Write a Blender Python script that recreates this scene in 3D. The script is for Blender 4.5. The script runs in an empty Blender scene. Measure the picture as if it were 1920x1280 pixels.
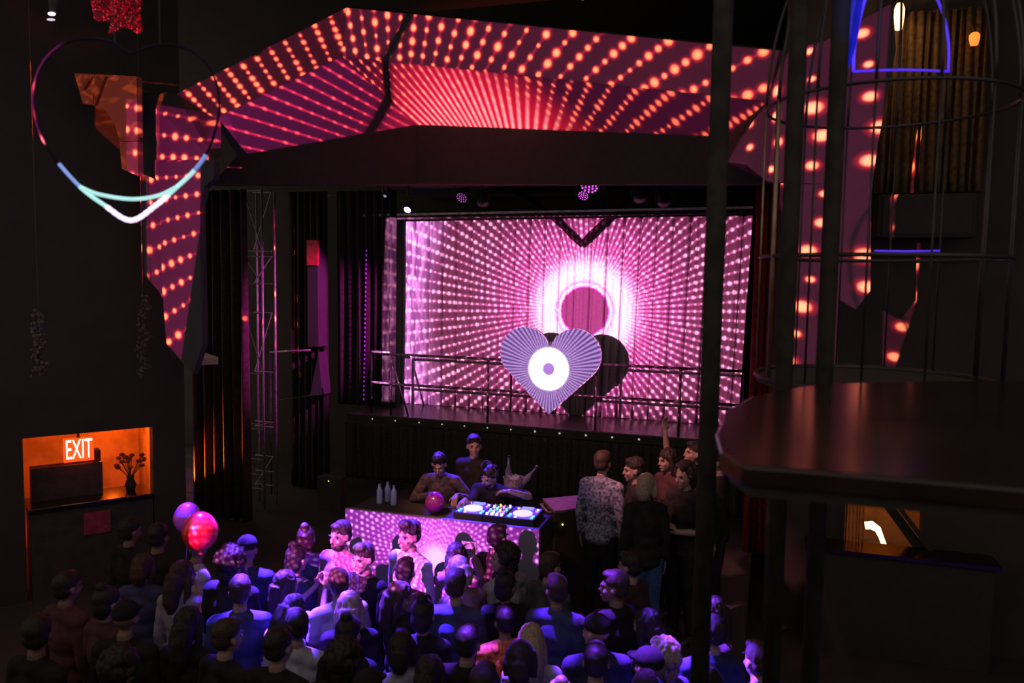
import bpy, bmesh, math, random
from mathutils import Vector, Matrix, Euler, noise
random.seed(7)
S = bpy.context.scene
COL = S.collection
PI = math.pi
R = math.radians

# ------------------------------------------------------------------ camera
FPX = 1500.0
CAM = Vector((0, 0, 4.0))
YAW, TILT, ROLL = R(17.8), R(4.57), R(0.9)
FWD = Vector((-math.sin(YAW)*math.cos(TILT), math.cos(YAW)*math.cos(TILT), -math.sin(TILT)))
r0 = Vector((math.cos(YAW), math.sin(YAW), 0)); u0 = r0.cross(FWD)
RGT = r0*math.cos(ROLL) + u0*math.sin(ROLL)
UPV = u0*math.cos(ROLL) - r0*math.sin(ROLL)
cam_data = bpy.data.cameras.new('camera'); cam = bpy.data.objects.new('camera', cam_data)
COL.objects.link(cam)
cam.matrix_world = Matrix.Translation(CAM) @ Matrix((RGT, UPV, -FWD)).transposed().to_4x4()
cam_data.sensor_width = 36; cam_data.lens = 36*FPX/1920
cam_data.clip_start = .05; cam_data.clip_end = 200
cam_data.dof.use_dof = True; cam_data.dof.focus_distance = 11.0; cam_data.dof.aperture_fstop = 2.4
S.camera = cam

def ray(px, py):
    return FWD + RGT*((px-960)/FPX) + UPV*((640-py)/FPX)
def atY(px, py, Y):
    d = ray(px, py); return CAM + d*((Y-CAM.y)/d.y)
def atZ(px, py, z):
    d = ray(px, py); return CAM + d*((z-CAM.z)/d.z)
def atD(px, py, dist):
    return CAM + ray(px, py)*dist
def atX(px, py, X):
    d = ray(px, py); return CAM + d*((X-CAM.x)/d.x)

# ------------------------------------------------------------------ world, exposure
S.view_settings.view_transform = 'Standard'; S.view_settings.look = 'None'
S.view_settings.gamma = 1; S.view_settings.exposure = 0; S.view_settings.use_curve_mapping = False
W = bpy.data.worlds.new('ambient_fill'); S.world = W; W.use_nodes = True  # even ambient fill added to lift the blacks; not a lamp
W.node_tree.nodes['Background'].inputs[0].default_value = (1.0, .85, .74, 1)
W.node_tree.nodes['Background'].inputs[1].default_value = 0.52
try:
    S.cycles.max_bounces = 5; S.cycles.diffuse_bounces = 3; S.cycles.glossy_bounces = 3
    S.cycles.sample_clamp_indirect = 3.0; S.cycles.use_denoising = True
    S.cycles.caustics_reflective = False; S.cycles.caustics_refractive = False
except Exception: pass

# key planes of the stage
Y_CURT, Y_DECK, Z_DECK, Z_STAGE = 13.5, 12.26, 1.6, 0.5

# ------------------------------------------------------------------ node helper
class X:
    """wraps a socket so that formulas can be written directly"""
    def __init__(s, nt, so): s.nt, s.so = nt, so
    def _m(s, op, *a, clamp=False):
        n = s.nt.nodes.new('ShaderNodeMath'); n.operation = op; n.use_clamp = clamp
        for i, v in enumerate((s,)+a):
            if isinstance(v, X): s.nt.links.new(v.so, n.inputs[i])
            else: n.inputs[i].default_value = float(v)
        return X(s.nt, n.outputs[0])
    def __add__(s, o): return s._m('ADD', o)
    __radd__ = __add__
    def __sub__(s, o): return s._m('SUBTRACT', o)
    def __rsub__(s, o): return (s*-1)+o
    def __mul__(s, o): return s._m('MULTIPLY', o)
    __rmul__ = __mul__
    def __truediv__(s, o): return s._m('DIVIDE', o)
    def abs(s): return s._m('ABSOLUTE')
    def sqrt(s): return s._m('SQRT')
    def fract(s): return s._m('FRACT')
    def floor(s): return s._m('FLOOR')
    def sin(s): return s._m('SINE')
    def atan2(s, o): return s._m('ARCTAN2', o)
    def gt(s, o): return s._m('GREATER_THAN', o)
    def lt(s, o): return s._m('LESS_THAN', o)
    def mn(s, o): return s._m('MINIMUM', o)
    def mx(s, o): return s._m('MAXIMUM', o)
    def pw(s, o): return s._m('POWER', o)
    def clamp(s): return s._m('ADD', 0, clamp=True)
def sstep(x, a, b):        # 0 at a -> 1 at b (also for a > b)
    nt = x.nt; n = nt.nodes.new('ShaderNodeMapRange'); n.interpolation_type = 'SMOOTHSTEP'
    flip = a > b
    nt.links.new(x.so, n.inputs[0])
    lo, hi = (b, a) if flip else (a, b)
    n.inputs[1].default_value = lo; n.inputs[2].default_value = hi
    n.inputs[3].default_value = 1 if flip else 0; n.inputs[4].default_value = 0 if flip else 1
    return X(nt, n.outputs[0])
def rgb_add(nt, terms):    # sum of colour * scalar
    acc = None
    for col, sc in terms:
        n = nt.nodes.new('ShaderNodeVectorMath'); n.operation = 'SCALE'
        n.inputs[0].default_value = col[:3]
        if isinstance(sc, X): nt.links.new(sc.so, n.inputs[3])
        else: n.inputs[3].default_value = sc
        if acc is None: acc = n.outputs[0]
        else:
            a = nt.nodes.new('ShaderNodeVectorMath'); a.operation = 'ADD'
            nt.links.new(acc, a.inputs[0]); nt.links.new(n.outputs[0], a.inputs[1]); acc = a.outputs[0]
    return acc

# ------------------------------------------------------------------ the video projector (a real light with a moving-picture pattern)
PRJ = CAM + RGT*(-4.3) + UPV*1.0 + FWD*0.6
K = 1/1500.0
class Proj:
    """one beam of the projector, aimed at a surface; its picture is bounded by the surface's own outline"""
    def __init__(s, name, poly, energy, size=None):
        c = sum(poly, Vector())/len(poly)
        s.f = (c-PRJ).normalized(); s.r = s.f.cross(Vector((0, 0, 1))).normalized(); s.u = s.r.cross(s.f)
        ld = bpy.data.lights.new(name, 'SPOT'); s.ld = ld
        ld.energy = energy; ld.shadow_soft_size = .012; ld.spot_blend = 0
        ang = max(((p-PRJ).angle(s.f)) for p in poly)
        ld.spot_size = 2*ang+.02
        o = bpy.data.objects.new(name, ld); COL.objects.link(o)
        o.matrix_world = Matrix.Translation(PRJ) @ Matrix((s.r, s.u, -s.f)).transposed().to_4x4()
        ld.use_nodes = True; nt = ld.node_tree; s.nt = nt
        nt.nodes.clear(); s.out = nt.nodes.new('ShaderNodeOutputLight'); s.em = nt.nodes.new('ShaderNodeEmission')
        nt.links.new(s.em.outputs[0], s.out.inputs[0])
        g = nt.nodes.new('ShaderNodeNewGeometry').outputs['Incoming']
        def dot(v):
            n = nt.nodes.new('ShaderNodeVectorMath'); n.operation = 'DOT_PRODUCT'
            nt.links.new(g, n.inputs[0]); n.inputs[1].default_value = v; return X(nt, n.outputs['Value'])
        s.dot = dot
        w = dot(s.f); s.p = dot(s.r)/w; s.q = dot(s.u)/w
        pts = [s.pq(v) for v in poly]
        area = sum(pts[i-1][0]*pts[i][1]-pts[i][0]*pts[i-1][1] for i in range(len(pts)))
        if area < 0: pts.reverse()
        m = None
        for i in range(len(pts)):
            a, b = pts[i-1], pts[i]; ex, ey = b[0]-a[0], b[1]-a[1]; L = math.hypot(ex, ey)
            nx, ny = -ey/L, ex/L
            e = s.p*nx + s.q*ny + (-(a[0]*nx+a[1]*ny))
            m = e if m is None else m.mn(e)
        s.mask = sstep(m, 0, 1.2*K)
    def pq(s, v):
        d = v-PRJ; w = d.dot(s.f); return d.dot(s.r)/w, d.dot(s.u)/w
    def onY(s, Y):          # where this beam's ray meets the upright plane at depth Y
        gy = s.dot(Vector((0, 1, 0)))
        return s.dot(Vector((1, 0, 0)))/gy*(Y-PRJ.y)+PRJ.x, s.dot(Vector((0, 0, 1)))/gy*(Y-PRJ.y)+PRJ.z
    def heart(s, grow=0.0):  # below zero inside the heart board
        x, z = s.onY(H_Y); d = None
        for cx, cz in (HCL, HCR):
            e = ((x-cx)*(x-cx)+(z-cz)*(z-cz)).sqrt()-HRAD
            d = e if d is None else d.mn(e)
        t = None
        for i in range(4):
            a, b2 = HQ[i-1], HQ[i]; ex, ez = b2[0]-a[0], b2[1]-a[1]; L = math.hypot(ex, ez)
            e = (x*ez-z*ex)*(1/L)-(a[0]*ez-a[1]*ex)/L
            t = e if t is None else t.mx(e)
        return d.mn(t)-grow
    def polar(s, c, asp=1.0):
        cp, cq = s.pq(c); dx, dy = s.p-cp, (s.q-cq)*asp
        return dx, dy, (dx*dx+dy*dy).sqrt()*1500, dy.atan2(dx)      # r in picture pixels
    def dots(s, r, th, n, sp, rd0, rd1, jitter=1.0, soft=.45):
        a = th*(n/(2*PI)); k = a.floor(); w = (a.fract()-.5).abs()*(2*PI/n)*r
        h = ((k*12.9898).sin()*43758.5).fract()
        x = r/sp + h*jitter + (r*.021).sin()*.35
        cell = x.floor(); v = ((cell*7.23+k*3.1).sin()*91.7).fract()
        dd = (x.fract()-.5).abs()*sp
        rad = (r*rd1+rd0)*(v*.75+.55)
        d = (w*w+dd*dd).sqrt()/rad
        return sstep(d, 1.0, soft), sstep(w, 3.2, .4), w
    def finish(s, terms):
        v = rgb_add(s.nt, terms)
        n = s.nt.nodes.new('ShaderNodeVectorMath'); n.operation = 'SCALE'
        s.nt.links.new(v, n.inputs[0]); s.nt.links.new(s.mask.so, n.inputs[3])
        s.nt.links.new(n.outputs[0], s.em.inputs[0]); s.em.inputs[1].default_value = 1
EN = 9000.0
# the heart board: two round lobes and a straight-sided point, on the rail
H_Y = Y_DECK-.12
_tip = atY(1033, 777, H_Y); _n = atY(1034, 640, H_Y)
_l, _r, _t = atY(940, 664, H_Y).x, atY(1128, 664, H_Y).x, atY(1034, 614, H_Y).z
HRAD = (_r-_l)/4*1.02; HX = (_l+_r)/2; HZ = _t-HRAD
HCL, HCR = (HX-HRAD*.98, HZ), (HX+HRAD*.98, HZ); HTIP = (HX, _tip.z)
def _tan(c, sgn):
    dx, dz = c[0]-HTIP[0], c[1]-HTIP[1]; D = math.hypot(dx, dz); L = math.sqrt(D*D-HRAD*HRAD); a = math.atan2(dz, dx)+sgn*math.asin(HRAD/D)
    return (HTIP[0]+L*math.cos(a), HTIP[1]+L*math.sin(a))
HTL, HTR = _tan(HCL, 1), _tan(HCR, -1)
HQ = [HTIP, HTR, (HX, _n.z), HTL]      # anticlockwise seen from the hall
# (the top corner of this kite is the notch between the lobes)
# arch outline points: outer edge, crease and inner edge (pixel readings turned into points on the arch's own planes)
A_OL, A_OM, A_OR = atY(262, 190, 7.6), atY(650, 14, 8.8), atY(1462, 95, 8.8)
A_CL, A_CM, A_CR = atY(402, 222, 8.3), atY(640, 106, 8.95), atY(1440, 190, 9.2)
A_IL, A_IC, A_IR = atY(445, 292, 9.7), atY(780, 234, 10.2), atY(1362, 256, 10.2)
A_IR2 = atY(1440, 340, 9.6)

def onplane(px, py, a, b, c):
    n = (b-a).cross(c-a); d = ray(px, py); return CAM + d*((a-CAM).dot(n)/d.dot(n))
A_TL = onplane(330, 176, A_OM, A_CM, A_CL); A_IL = onplane(445, 292, A_CL, A_CM, A_IC)
A_CR = onplane(1440, 190, A_OM, A_OR, A_CM); A_IR = onplane(1362, 256, A_CM, A_CR, A_IC)
# beam 1: the pleated backdrop curtain
C_TL, C_TR = atY(740, 411, Y_CURT), atY(1412, 404, Y_CURT)
C_BL, C_BR = atY(733, 757, Y_CURT), atY(1396, 803, Y_CURT)
b = Proj('projector_beam_backdrop', [C_TL, C_TR, C_BR, C_BL], EN*2.3)
b.mask = b.mask*sstep(b.heart(), -.002, .004)
dx, dy, r, th = b.polar(atY(1096, 583, Y_CURT))
dot, line, w = b.dots(r, th, 102, 11.5, 1.5, .0095)
near = sstep(r, 230, 90)
glow = sstep(r, 118, 66)*sstep(r, 40, 46)*(sstep(w, 3.2, 1.2)*sstep(r, 60, 95)+sstep(r, 105, 60))
rings = ((r*.62).sin()*.5+.5)*sstep(r, 64, 52)*sstep(r, 40, 44)
hole = sstep(r, 46, 41)
out = sstep(r, 41, 46)
nz = b.nt.nodes.new('ShaderNodeTexNoise'); cmb = b.nt.nodes.new('ShaderNodeCombineXYZ')
b.nt.links.new((b.p*150).so, cmb.inputs[0]); b.nt.links.new((b.q*26 + b.p*30).so, cmb.inputs[1])
b.nt.links.new(cmb.outputs[0], nz.inputs['Vector']); nz.inputs['Scale'].default_value = 1.0
nz.inputs['Detail'].default_value = 5; nz.inputs['Distortion'].default_value = 1.2
nzv = X(b.nt, nz.outputs[0])
cl = b.pq(atY(742, 580, Y_CURT))[0]; cr_ = b.pq(atY(830, 580, Y_CURT))[0]
left = sstep(b.p + (nzv-.5)*.06 + (b.q*b.q)*-1.2, cr_, cl*.75+cr_*.25)
scr = sstep(nzv, .42, .62)*left
b.finish([((.26, .035, .12), out), ((.34, .01, .20), (near*out)), ((1.1, .17, .60), (line*out*(near*.8+.55))),
          ((2.0, .95, 1.45), (dot*out)), ((2.2, 1.3, 2.0), glow), ((-2, -2, -2), rings*.5),
          ((.72, .07, .38), hole), ((1.7, .62, 1.5), scr), ((.35, .1, .5), left)])

# beam 2: the white heart on the rail
hp = [Vector((HX+x*(_r-_l), H_Y, HZ+z*(_r-_l))) for x, z in ((-.62, .42), (.62, .42), (.62, -.2), (0, -1.1), (-.62, -.2))]
b = Proj('projector_beam_heart', hp, EN*1.25)
b.mask = b.mask*sstep(b.heart(), .004, -.002)
hx, hz = b.onY(H_Y); hc = atY(1030, 692, H_Y); dx, dy = (hx-hc.x)*1.03, hz-hc.z
r = (dx*dx+dy*dy).sqrt()*(1500/12.6); th = dy.atan2(dx)
a = th*(72/(2*PI))
ray_ = sstep((a.fract()-.5).abs(), .32, .16); bead = ((r*1.15).sin()*.5+.5)*sstep(r, 48, 80)
glow = sstep(r, 43, 35)*sstep(r, 11, 13)
b.finish([((.07, .02, .26), sstep(r, 11, 13)), ((.74, .38, .72), (ray_*(1.0-bead*.5))), ((3, 3, 3), glow), ((.22, .07, .55), sstep(r, 13.5, 11.5))])

# beam 3: the booth front and the dancers in front of it
BT = 1.62
B_TL, B_TR = atZ(647, 953, BT), atZ(1011, 993, BT)
b = Proj('projector_beam_booth', [B_TL, B_TR, B_TR-Vector((0, 0, .98)), B_TL-Vector((0, 0, .98))], EN*1.05)
cb = (atZ(822, 1048, 1.2))
dx, dy, r, th = b.polar(cb, 1.15)
dot, line, w = b.dots(r, th, 84, 10.5, 1.7, .010)
near = sstep(r, 190, 50)
glow = sstep(r, 34, 10)
b.finish([((.46, .008, .56), 1.0), ((1.0, .10, .95), (line*near)), ((2.4, 1.1, 2.3), dot), ((1.6, 1.0, 1.7), glow)])

# beams 4..: the folded arch; each fold has its own picture with its own centre
def arch_beam(name, poly, ctr, n, sp, rd0, rd1, base, dotc, e=1.0, haze=None, linec=(1.0, .02, .08), la=.25, jit=1.0):
    b = Proj(name, poly, EN*e*8.5)
    dx, dy, r, th = b.polar(ctr)
    dot, line, w = b.dots(r, th, n, sp, rd0, rd1, jit)
    halo, _, _ = b.dots(r, th, n, sp, rd0*1.7, rd1*1.7, jit, .1)
    t = [(base, 1.0), (dotc, dot), ((.9, .012, .04), halo), (linec, line*la)]
    if haze:
        r1, r2 = haze; g = sstep(r, r2, r1); t += [((1.7, .006, .05), g), ((1.6, .85, .9), g*g*sstep(w, 4.2, 1.0))]
    b.finish(t)
DOTC = (2.3, .50, .15)
def cpt(px, py, Y): return atY(px, py, Y)
arch_beam('projector_beam_upper_left_fold', [A_TL, A_OM, A_CM, A_CL], cpt(745, 700, 8.9), 150, 12, 2.2, .0035, (.05, .002, .010), DOTC, .8)
arch_beam('projector_beam_upper_right_fold', [A_OM, A_OR, A_CR, A_CM], cpt(690, 460, 8.8), 98, 21, 2.6, .0070, (.055, .004, .018), DOTC, .9)
arch_beam('projector_beam_lower_right_fold', [A_CM, A_CR, A_IR, A_IC], cpt(863, 386, 9.8), 92, 15, 1.6, .0085, (.085, .004, .032), DOTC, .85, (170, 300))
arch_beam('projector_beam_lower_left_fold', [A_CL, A_CM, A_IC, A_IL], cpt(925, 378, 9.8), 104, 17, 1.2, .0036, (.10, .004, .05), (1.8, .22, .10), .85, (90, 330), la=.95)
LG = [atY(x, y, 7.7) for x, y in ((264, 190), (401, 212), (390, 330), (377, 420), (378, 645), (361, 700), (312, 643), (268, 512))]
arch_beam('projector_beam_left_leg', LG, cpt(860, 318, 8.6), 88, 27, 2.4, .0066, (.075, .002, .030), DOTC, .75)
RG = [atY(1468, 88, 8.6), atY(1364, 258, 8.6), atY(1364, 306, 8.6), atY(1482, 737, 8.6), atY(1574, 737, 8.6), atY(1633, 548, 8.6), atY(1672, 0, 8.6)]
arch_beam('projector_beam_right_leg', RG, cpt(560, 395, 8.6), 157, 46, 2.4, .0056, (.055, .005, .022), (2.5, .78, .36), .9, la=0, jit=.25)
# beam: warm picture on the left wing panel
b = Proj('projector_beam_left_wing', [atY(135, 135, 7.3), atY(262, 140, 7.3), atY(262, 330, 7.3), atY(215, 330, 7.3), atY(135, 230, 7.3)], EN*.9)
nz = b.nt.nodes.new('ShaderNodeTexNoise'); cmb = b.nt.nodes.new('ShaderNodeCombineXYZ')
b.nt.links.new((b.p*40).so, cmb.inputs[0]); b.nt.links.new((b.q*70).so, cmb.inputs[1]); b.nt.links.new(cmb.outputs[0], nz.inputs['Vector'])
nz.inputs['Distortion'].default_value = 1.5; nz.inputs['Scale'].default_value = 1
b.finish([((.55, .045, .012), 1.0), ((1.3, .18, .01), sstep(X(b.nt, nz.outputs[0]), .5, .7))])

def spot(name, loc, tgt, energy, color, size, blend=.3, soft=.05):
    ld = bpy.data.lights.new(name, 'SPOT'); ld.energy = energy; ld.color = color; ld.spot_size = R(size); ld.spot_blend = blend; ld.shadow_soft_size = soft
    o = bpy.data.objects.new(name, ld); COL.objects.link(o); o.location = loc
    o.rotation_euler = (Vector(tgt)-Vector(loc)).to_track_quat('-Z', 'Y').to_euler(); return o
def point(name, loc, energy, color, soft=.05):
    ld = bpy.data.lights.new(name, 'POINT'); ld.energy = energy; ld.color = color; ld.shadow_soft_size = soft
    o = bpy.data.objects.new(name, ld); COL.objects.link(o); o.location = loc; return o

# ------------------------------------------------------------------ mesh helpers
def frame(d):
    d = d.normalized(); a = Vector((0, 0, 1)) if abs(d.z) < .95 else Vector((1, 0, 0))
    x = d.cross(a).normalized(); return x, x.cross(d).normalized(), d
class MB:
    def __init__(s): s.v, s.f = [], []
    def _add(s, vs, fs):
        n = len(s.v); s.v += [Vector(v) for v in vs]; s.f += [tuple(i+n for i in f) for f in fs]; return s
    def box(s, c, size, m=None):
        hx, hy, hz = size[0]/2, size[1]/2, size[2]/2
        vs = [Vector((x, y, z)) for x in (-hx, hx) for y in (-hy, hy) for z in (-hz, hz)]
        if m is not None: vs = [m @ v for v in vs]
        c = Vector(c)
        return s._add([v+c for v in vs], [(0, 1, 3, 2), (4, 6, 7, 5), (0, 4, 5, 1), (2, 3, 7, 6), (0, 2, 6, 4), (1, 5, 7, 3)])
    def tube(s, pts, r, seg=10, closed=False):
        pts = [Vector(p) for p in pts]; n = len(pts); rs = r if isinstance(r, (list, tuple)) else [r]*n
        vs, fs = [], []; px = None
        for i, p in enumerate(pts):
            if closed: d = pts[(i+1) % n]-pts[i-1]
            else: d = pts[min(i+1, n-1)]-pts[max(i-1, 0)]
            x, y, _ = frame(d)
            if px is not None:
                x = (px - d.normalized()*px.dot(d.normalized()))
                x = x.normalized() if x.length > 1e-6 else frame(d)[0]; y = x.cross(d.normalized())
            px = x
            for k in range(seg):
                a = 2*PI*k/seg; vs.append(p + (x*math.cos(a)+y*math.sin(a))*rs[i])
        for i in range(n if closed else n-1):
            j = (i+1) % n
            for k in range(seg):
                k2 = (k+1) % seg; fs.append((i*seg+k, i*seg+k2, j*seg+k2, j*seg+k))
        if not closed: fs += [tuple(range(seg-1, -1, -1)), tuple((n-1)*seg+k for k in range(seg))]
        return s._add(vs, fs)
    def prism(s, poly, ext):
        n = len(poly); ext = Vector(ext); vs = [Vector(p) for p in poly]+[Vector(p)+ext for p in poly]
        fs = [tuple(range(n-1, -1, -1)), tuple(range(n, 2*n))]+[(i, (i+1) % n, n+(i+1) % n, n+i) for i in range(n)]
        return s._add(vs, fs)
    def lathe(s, prof, c=(0, 0, 0), seg=20, m=None):
        c = Vector(c); vs, fs = [], []; n = len(prof)
        for rr, z in prof:
            for k in range(seg):
                a = 2*PI*k/seg; v = Vector((rr*math.cos(a), rr*math.sin(a), z))
                if m is not None: v = m @ v
                vs.append(v+c)
        for i in range(n-1):
            for k in range(seg):
                k2 = (k+1) % seg; fs.append((i*seg+k, i*seg+k2, (i+1)*seg+k2, (i+1)*seg+k))
        fs += [tuple(range(seg-1, -1, -1)), tuple((n-1)*seg+k for k in range(seg))]
        return s._add(vs, fs)
    def ell(s, c, rad, m=None, seg=16, rings=10):
        rad = (rad,)*3 if not isinstance(rad, (tuple, list)) else rad
        vs, fs = [], []; c = Vector(c)
        for i in range(1, rings):
            t = PI*i/rings
            for k in range(seg):
                a = 2*PI*k/seg; v = Vector((rad[0]*math.sin(t)*math.cos(a), rad[1]*math.sin(t)*math.sin(a), rad[2]*math.cos(t)))
                vs.append((m @ v if m is not None else v)+c)
        top, bot = Vector((0, 0, rad[2])), Vector((0, 0, -rad[2]))
        vs += [(m @ top if m is not None else top)+c, (m @ bot if m is not None else bot)+c]
        T = len(vs)-2
        for i in range(rings-2):
            for k in range(seg):
                k2 = (k+1) % seg; fs.append((i*seg+k, (i+1)*seg+k, (i+1)*seg+k2, i*seg+k2))
        for k in range(seg):
            k2 = (k+1) % seg; fs.append((T, k, k2)); fs.append((T+1, (rings-2)*seg+k2, (rings-2)*seg+k))
        return s._add(vs, fs)
    def grid(s, fn, nu, nv):
        vs = [fn(i/nu, j/nv) for j in range(nv+1) for i in range(nu+1)]
        return s._add(vs, [(j*(nu+1)+i, j*(nu+1)+i+1, (j+1)*(nu+1)+i+1, (j+1)*(nu+1)+i) for j in range(nv) for i in range(nu)])
    def mesh(s, name):
        me = bpy.data.meshes.new(name); me.from_pydata([tuple(v) for v in s.v], [], s.f); me.update(); return me
    def build(s, name, mat, parent=None, smooth=False, bevel=0, solid=0, fix=True):
        me = s.mesh(name)
        if fix:
            bm = bmesh.new(); bm.from_mesh(me); bmesh.ops.recalc_face_normals(bm, faces=bm.faces); bm.to_mesh(me); bm.free()
        if mat: me.materials.append(mat)
        if smooth:
            for p in me.polygons: p.use_smooth = True
        o = bpy.data.objects.new(name, me); COL.objects.link(o)
        if parent:
            o.parent = parent; o.matrix_parent_inverse = parent.matrix_basis.inverted()
        if solid:
            m = o.modifiers.new('s', 'SOLIDIFY'); m.thickness = solid; m.offset = 0
        if bevel:
            m = o.modifiers.new('b', 'BEVEL'); m.width = bevel; m.segments = 2; m.limit_method = 'ANGLE'
        return o
def tag(o, label, cat, group=None, kind=None):
    if label: o['label'] = label
    if cat: o['category'] = cat
    if group: o['group'] = group
    if kind: o['kind'] = kind
    return o
def thing(name, label, cat, loc=(0, 0, 0), rz=0, group=None):
    o = bpy.data.objects.new(name, None); COL.objects.link(o); o.location = loc; o.rotation_euler = (0, 0, rz)
    o.empty_display_size = .1
    return tag(o, label, cat, group)
def structure(o): o['kind'] = 'structure'; return o

# ------------------------------------------------------------------ materials
def mat(name, col, rough=.6, metal=0, emit=None, es=1, spec=.5, nz=0, nscale=12, bump=0, col2=None, trans=0, alpha=1):
    m = bpy.data.materials.new(name); m.use_nodes = True; nt = m.node_tree; b = nt.nodes['Principled BSDF']
    b.inputs['Base Color'].default_value = (*col, 1); b.inputs['Roughness'].default_value = rough
    b.inputs['Metallic'].default_value = metal; b.inputs['Specular IOR Level'].default_value = spec
    if emit: b.inputs['Emission Color'].default_value = (*emit, 1); b.inputs['Emission Strength'].default_value = es
    if trans: b.inputs['Transmission Weight'].default_value = trans
    tc = nt.nodes.new('ShaderNodeTexCoord'); n = nt.nodes.new('ShaderNodeTexNoise'); n.inputs['Scale'].default_value = nscale
    n.inputs['Detail'].default_value = 4; nt.links.new(tc.outputs['Object'], n.inputs['Vector'])
    c2 = col2 or tuple(c*(1-.35) for c in col)
    mx = nt.nodes.new('ShaderNodeMix'); mx.data_type = 'RGBA'
    mx.inputs[6].default_value = (*col, 1); mx.inputs[7].default_value = (*c2, 1)
    rp = nt.nodes.new('ShaderNodeMapRange'); rp.inputs[1].default_value = .42; rp.inputs[2].default_value = .62
    nt.links.new(n.outputs[0], rp.inputs[0]); nt.links.new(rp.outputs[0], mx.inputs[0]); nt.links.new(mx.outputs[2], b.inputs['Base Color'])
    if bump:
        bp = nt.nodes.new('ShaderNodeBump'); bp.inputs['Strength'].default_value = bump; bp.inputs['Distance'].default_value = .01
        nt.links.new(n.outputs[0], bp.inputs['Height']); nt.links.new(bp.outputs[0], b.inputs['Normal'])
    return m
M = dict(
    black=mat('matte_black_paint', (.045, .038, .033), .9, spec=.1, col2=(.04, .034, .03)),
    blackwall=mat('black_plaster', (.055, .046, .041), .95, spec=.05, nscale=3, col2=(.049, .041, .036)),
    floor=mat('worn_dark_floor', (.05, .042, .037), .7, spec=.15, nscale=2, col2=(.042, .035, .03)),
    velvet=mat('black_velour', (.05, .042, .038), 1, spec=.02, nscale=30),
    redvelvet=mat('deep_red_velour', (.20, .012, .012), .9, spec=.1, nscale=20),
    orangedrape=mat('rust_drape', (.35, .12, .05), .9, spec=.1),
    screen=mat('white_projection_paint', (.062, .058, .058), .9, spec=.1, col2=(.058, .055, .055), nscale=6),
    curtain=mat('white_pleated_cloth', (.30, .265, .275), .95, spec=.05, col2=(.27, .24, .25), nscale=25),
    heart=mat('white_gloss_heart', (.45, .45, .46), .45, spec=.2, col2=(.43, .43, .44)),
    deck=mat('glossy_black_deck', (.12, .09, .10), .28, spec=.6, nscale=5),
    metal=mat('dull_black_steel', (.03, .026, .026), .45, .4),
    steel=mat('grey_truss_metal', (.34, .30, .32), .45, .5),
    chrome=mat('brushed_chrome', (.7, .7, .72), .2, 1),
    gold=mat('tarnished_gold_cloth', (.12, .075, .035), .9, spec=.1, nscale=20),
    brass=mat('dull_brass', (.30, .20, .12), .4, .7),
    table=mat('glossy_dark_varnish', (.018, .010, .008), .18, spec=.35, nscale=4),
    plaster=mat('warm_plaster', (.55, .40, .32), .8, nscale=3),
    wood=mat('dark_bar_wood', (.05, .035, .025), .6, nscale=8),
    skin=mat('light_skin', (.26, .165, .13), .55, spec=.3, col2=(.24, .15, .115), nscale=20),
    skin2=mat('tan_skin', (.17, .10, .068), .55, spec=.3, nscale=20, col2=(.155, .092, .062)),
    hairdark=mat('dark_hair', (.022, .016, .013), .6, spec=.2, nscale=60),
    hairbrown=mat('brown_hair', (.045, .026, .018), .6, spec=.2, nscale=60),
    hairblond=mat('blond_hair', (.26, .19, .12), .5, spec=.4, nscale=60),
    eye=mat('dark_eye', (.01, .008, .008), .2),
    lips=mat('lips', (.30, .10, .09), .5),
    denim=mat('blue_denim', (.03, .07, .20), .9, nscale=40),
    shoe=mat('black_shoe', (.02, .02, .02), .5),
)
CL = dict(
    black=mat('black_cotton', (.020, .017, .017), .95, spec=.1), grey=mat('grey_cotton', (.06, .06, .065), .95, spec=.1),
    white=mat('white_cotton', (.36, .34, .38), .9, spec=.1), navy=mat('navy_cotton', (.018, .02, .05), .95),
    pink=mat('pink_shirt_cloth', (.24, .11, .14), .9), blue=mat('blue_shirt_cloth', (.030, .034, .10), .9),
    burg=mat('burgundy_cloth', (.045, .010, .012), .9), orange=mat('orange_spotted_cloth', (.6, .17, .02), .8, nscale=30, col2=(.25, .04, .01)),
    floral=mat('dark_floral_print', (.02, .018, .02), .9, nscale=22, col2=(.09, .05, .06)),
    speckle=mat('speckled_blue_white_print', (.22, .21, .28), .9, nscale=38, col2=(.03, .028, .055)),
    stripe=mat('pale_striped_cloth', (.22, .2, .24), .9),
)

# ------------------------------------------------------------------ the room shell
structure(MB().box((0, 8, -.05), (26, 24, .1)).build('floor', M['floor']))
structure(MB().box((0, 12, 7.75), (26, 16, .2)).build('ceiling', M['blackwall']))
structure(MB().box((0, 15.2, 3.8), (26, .2, 7.8)).build('wall_back', M['blackwall']))
structure(MB().box((11.5, 10, 3.8), (.2, 16, 7.8)).build('wall_right', M['blackwall']))
structure(MB().box((0, -1.0, 3.3), (26, 3.6, .2)).build('floor_balcony', M['blackwall']))
structure(MB().box((0, .3, 1.6), (26, .2, 3.2)).build('wall_under_balcony', M['blackwall']))
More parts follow.
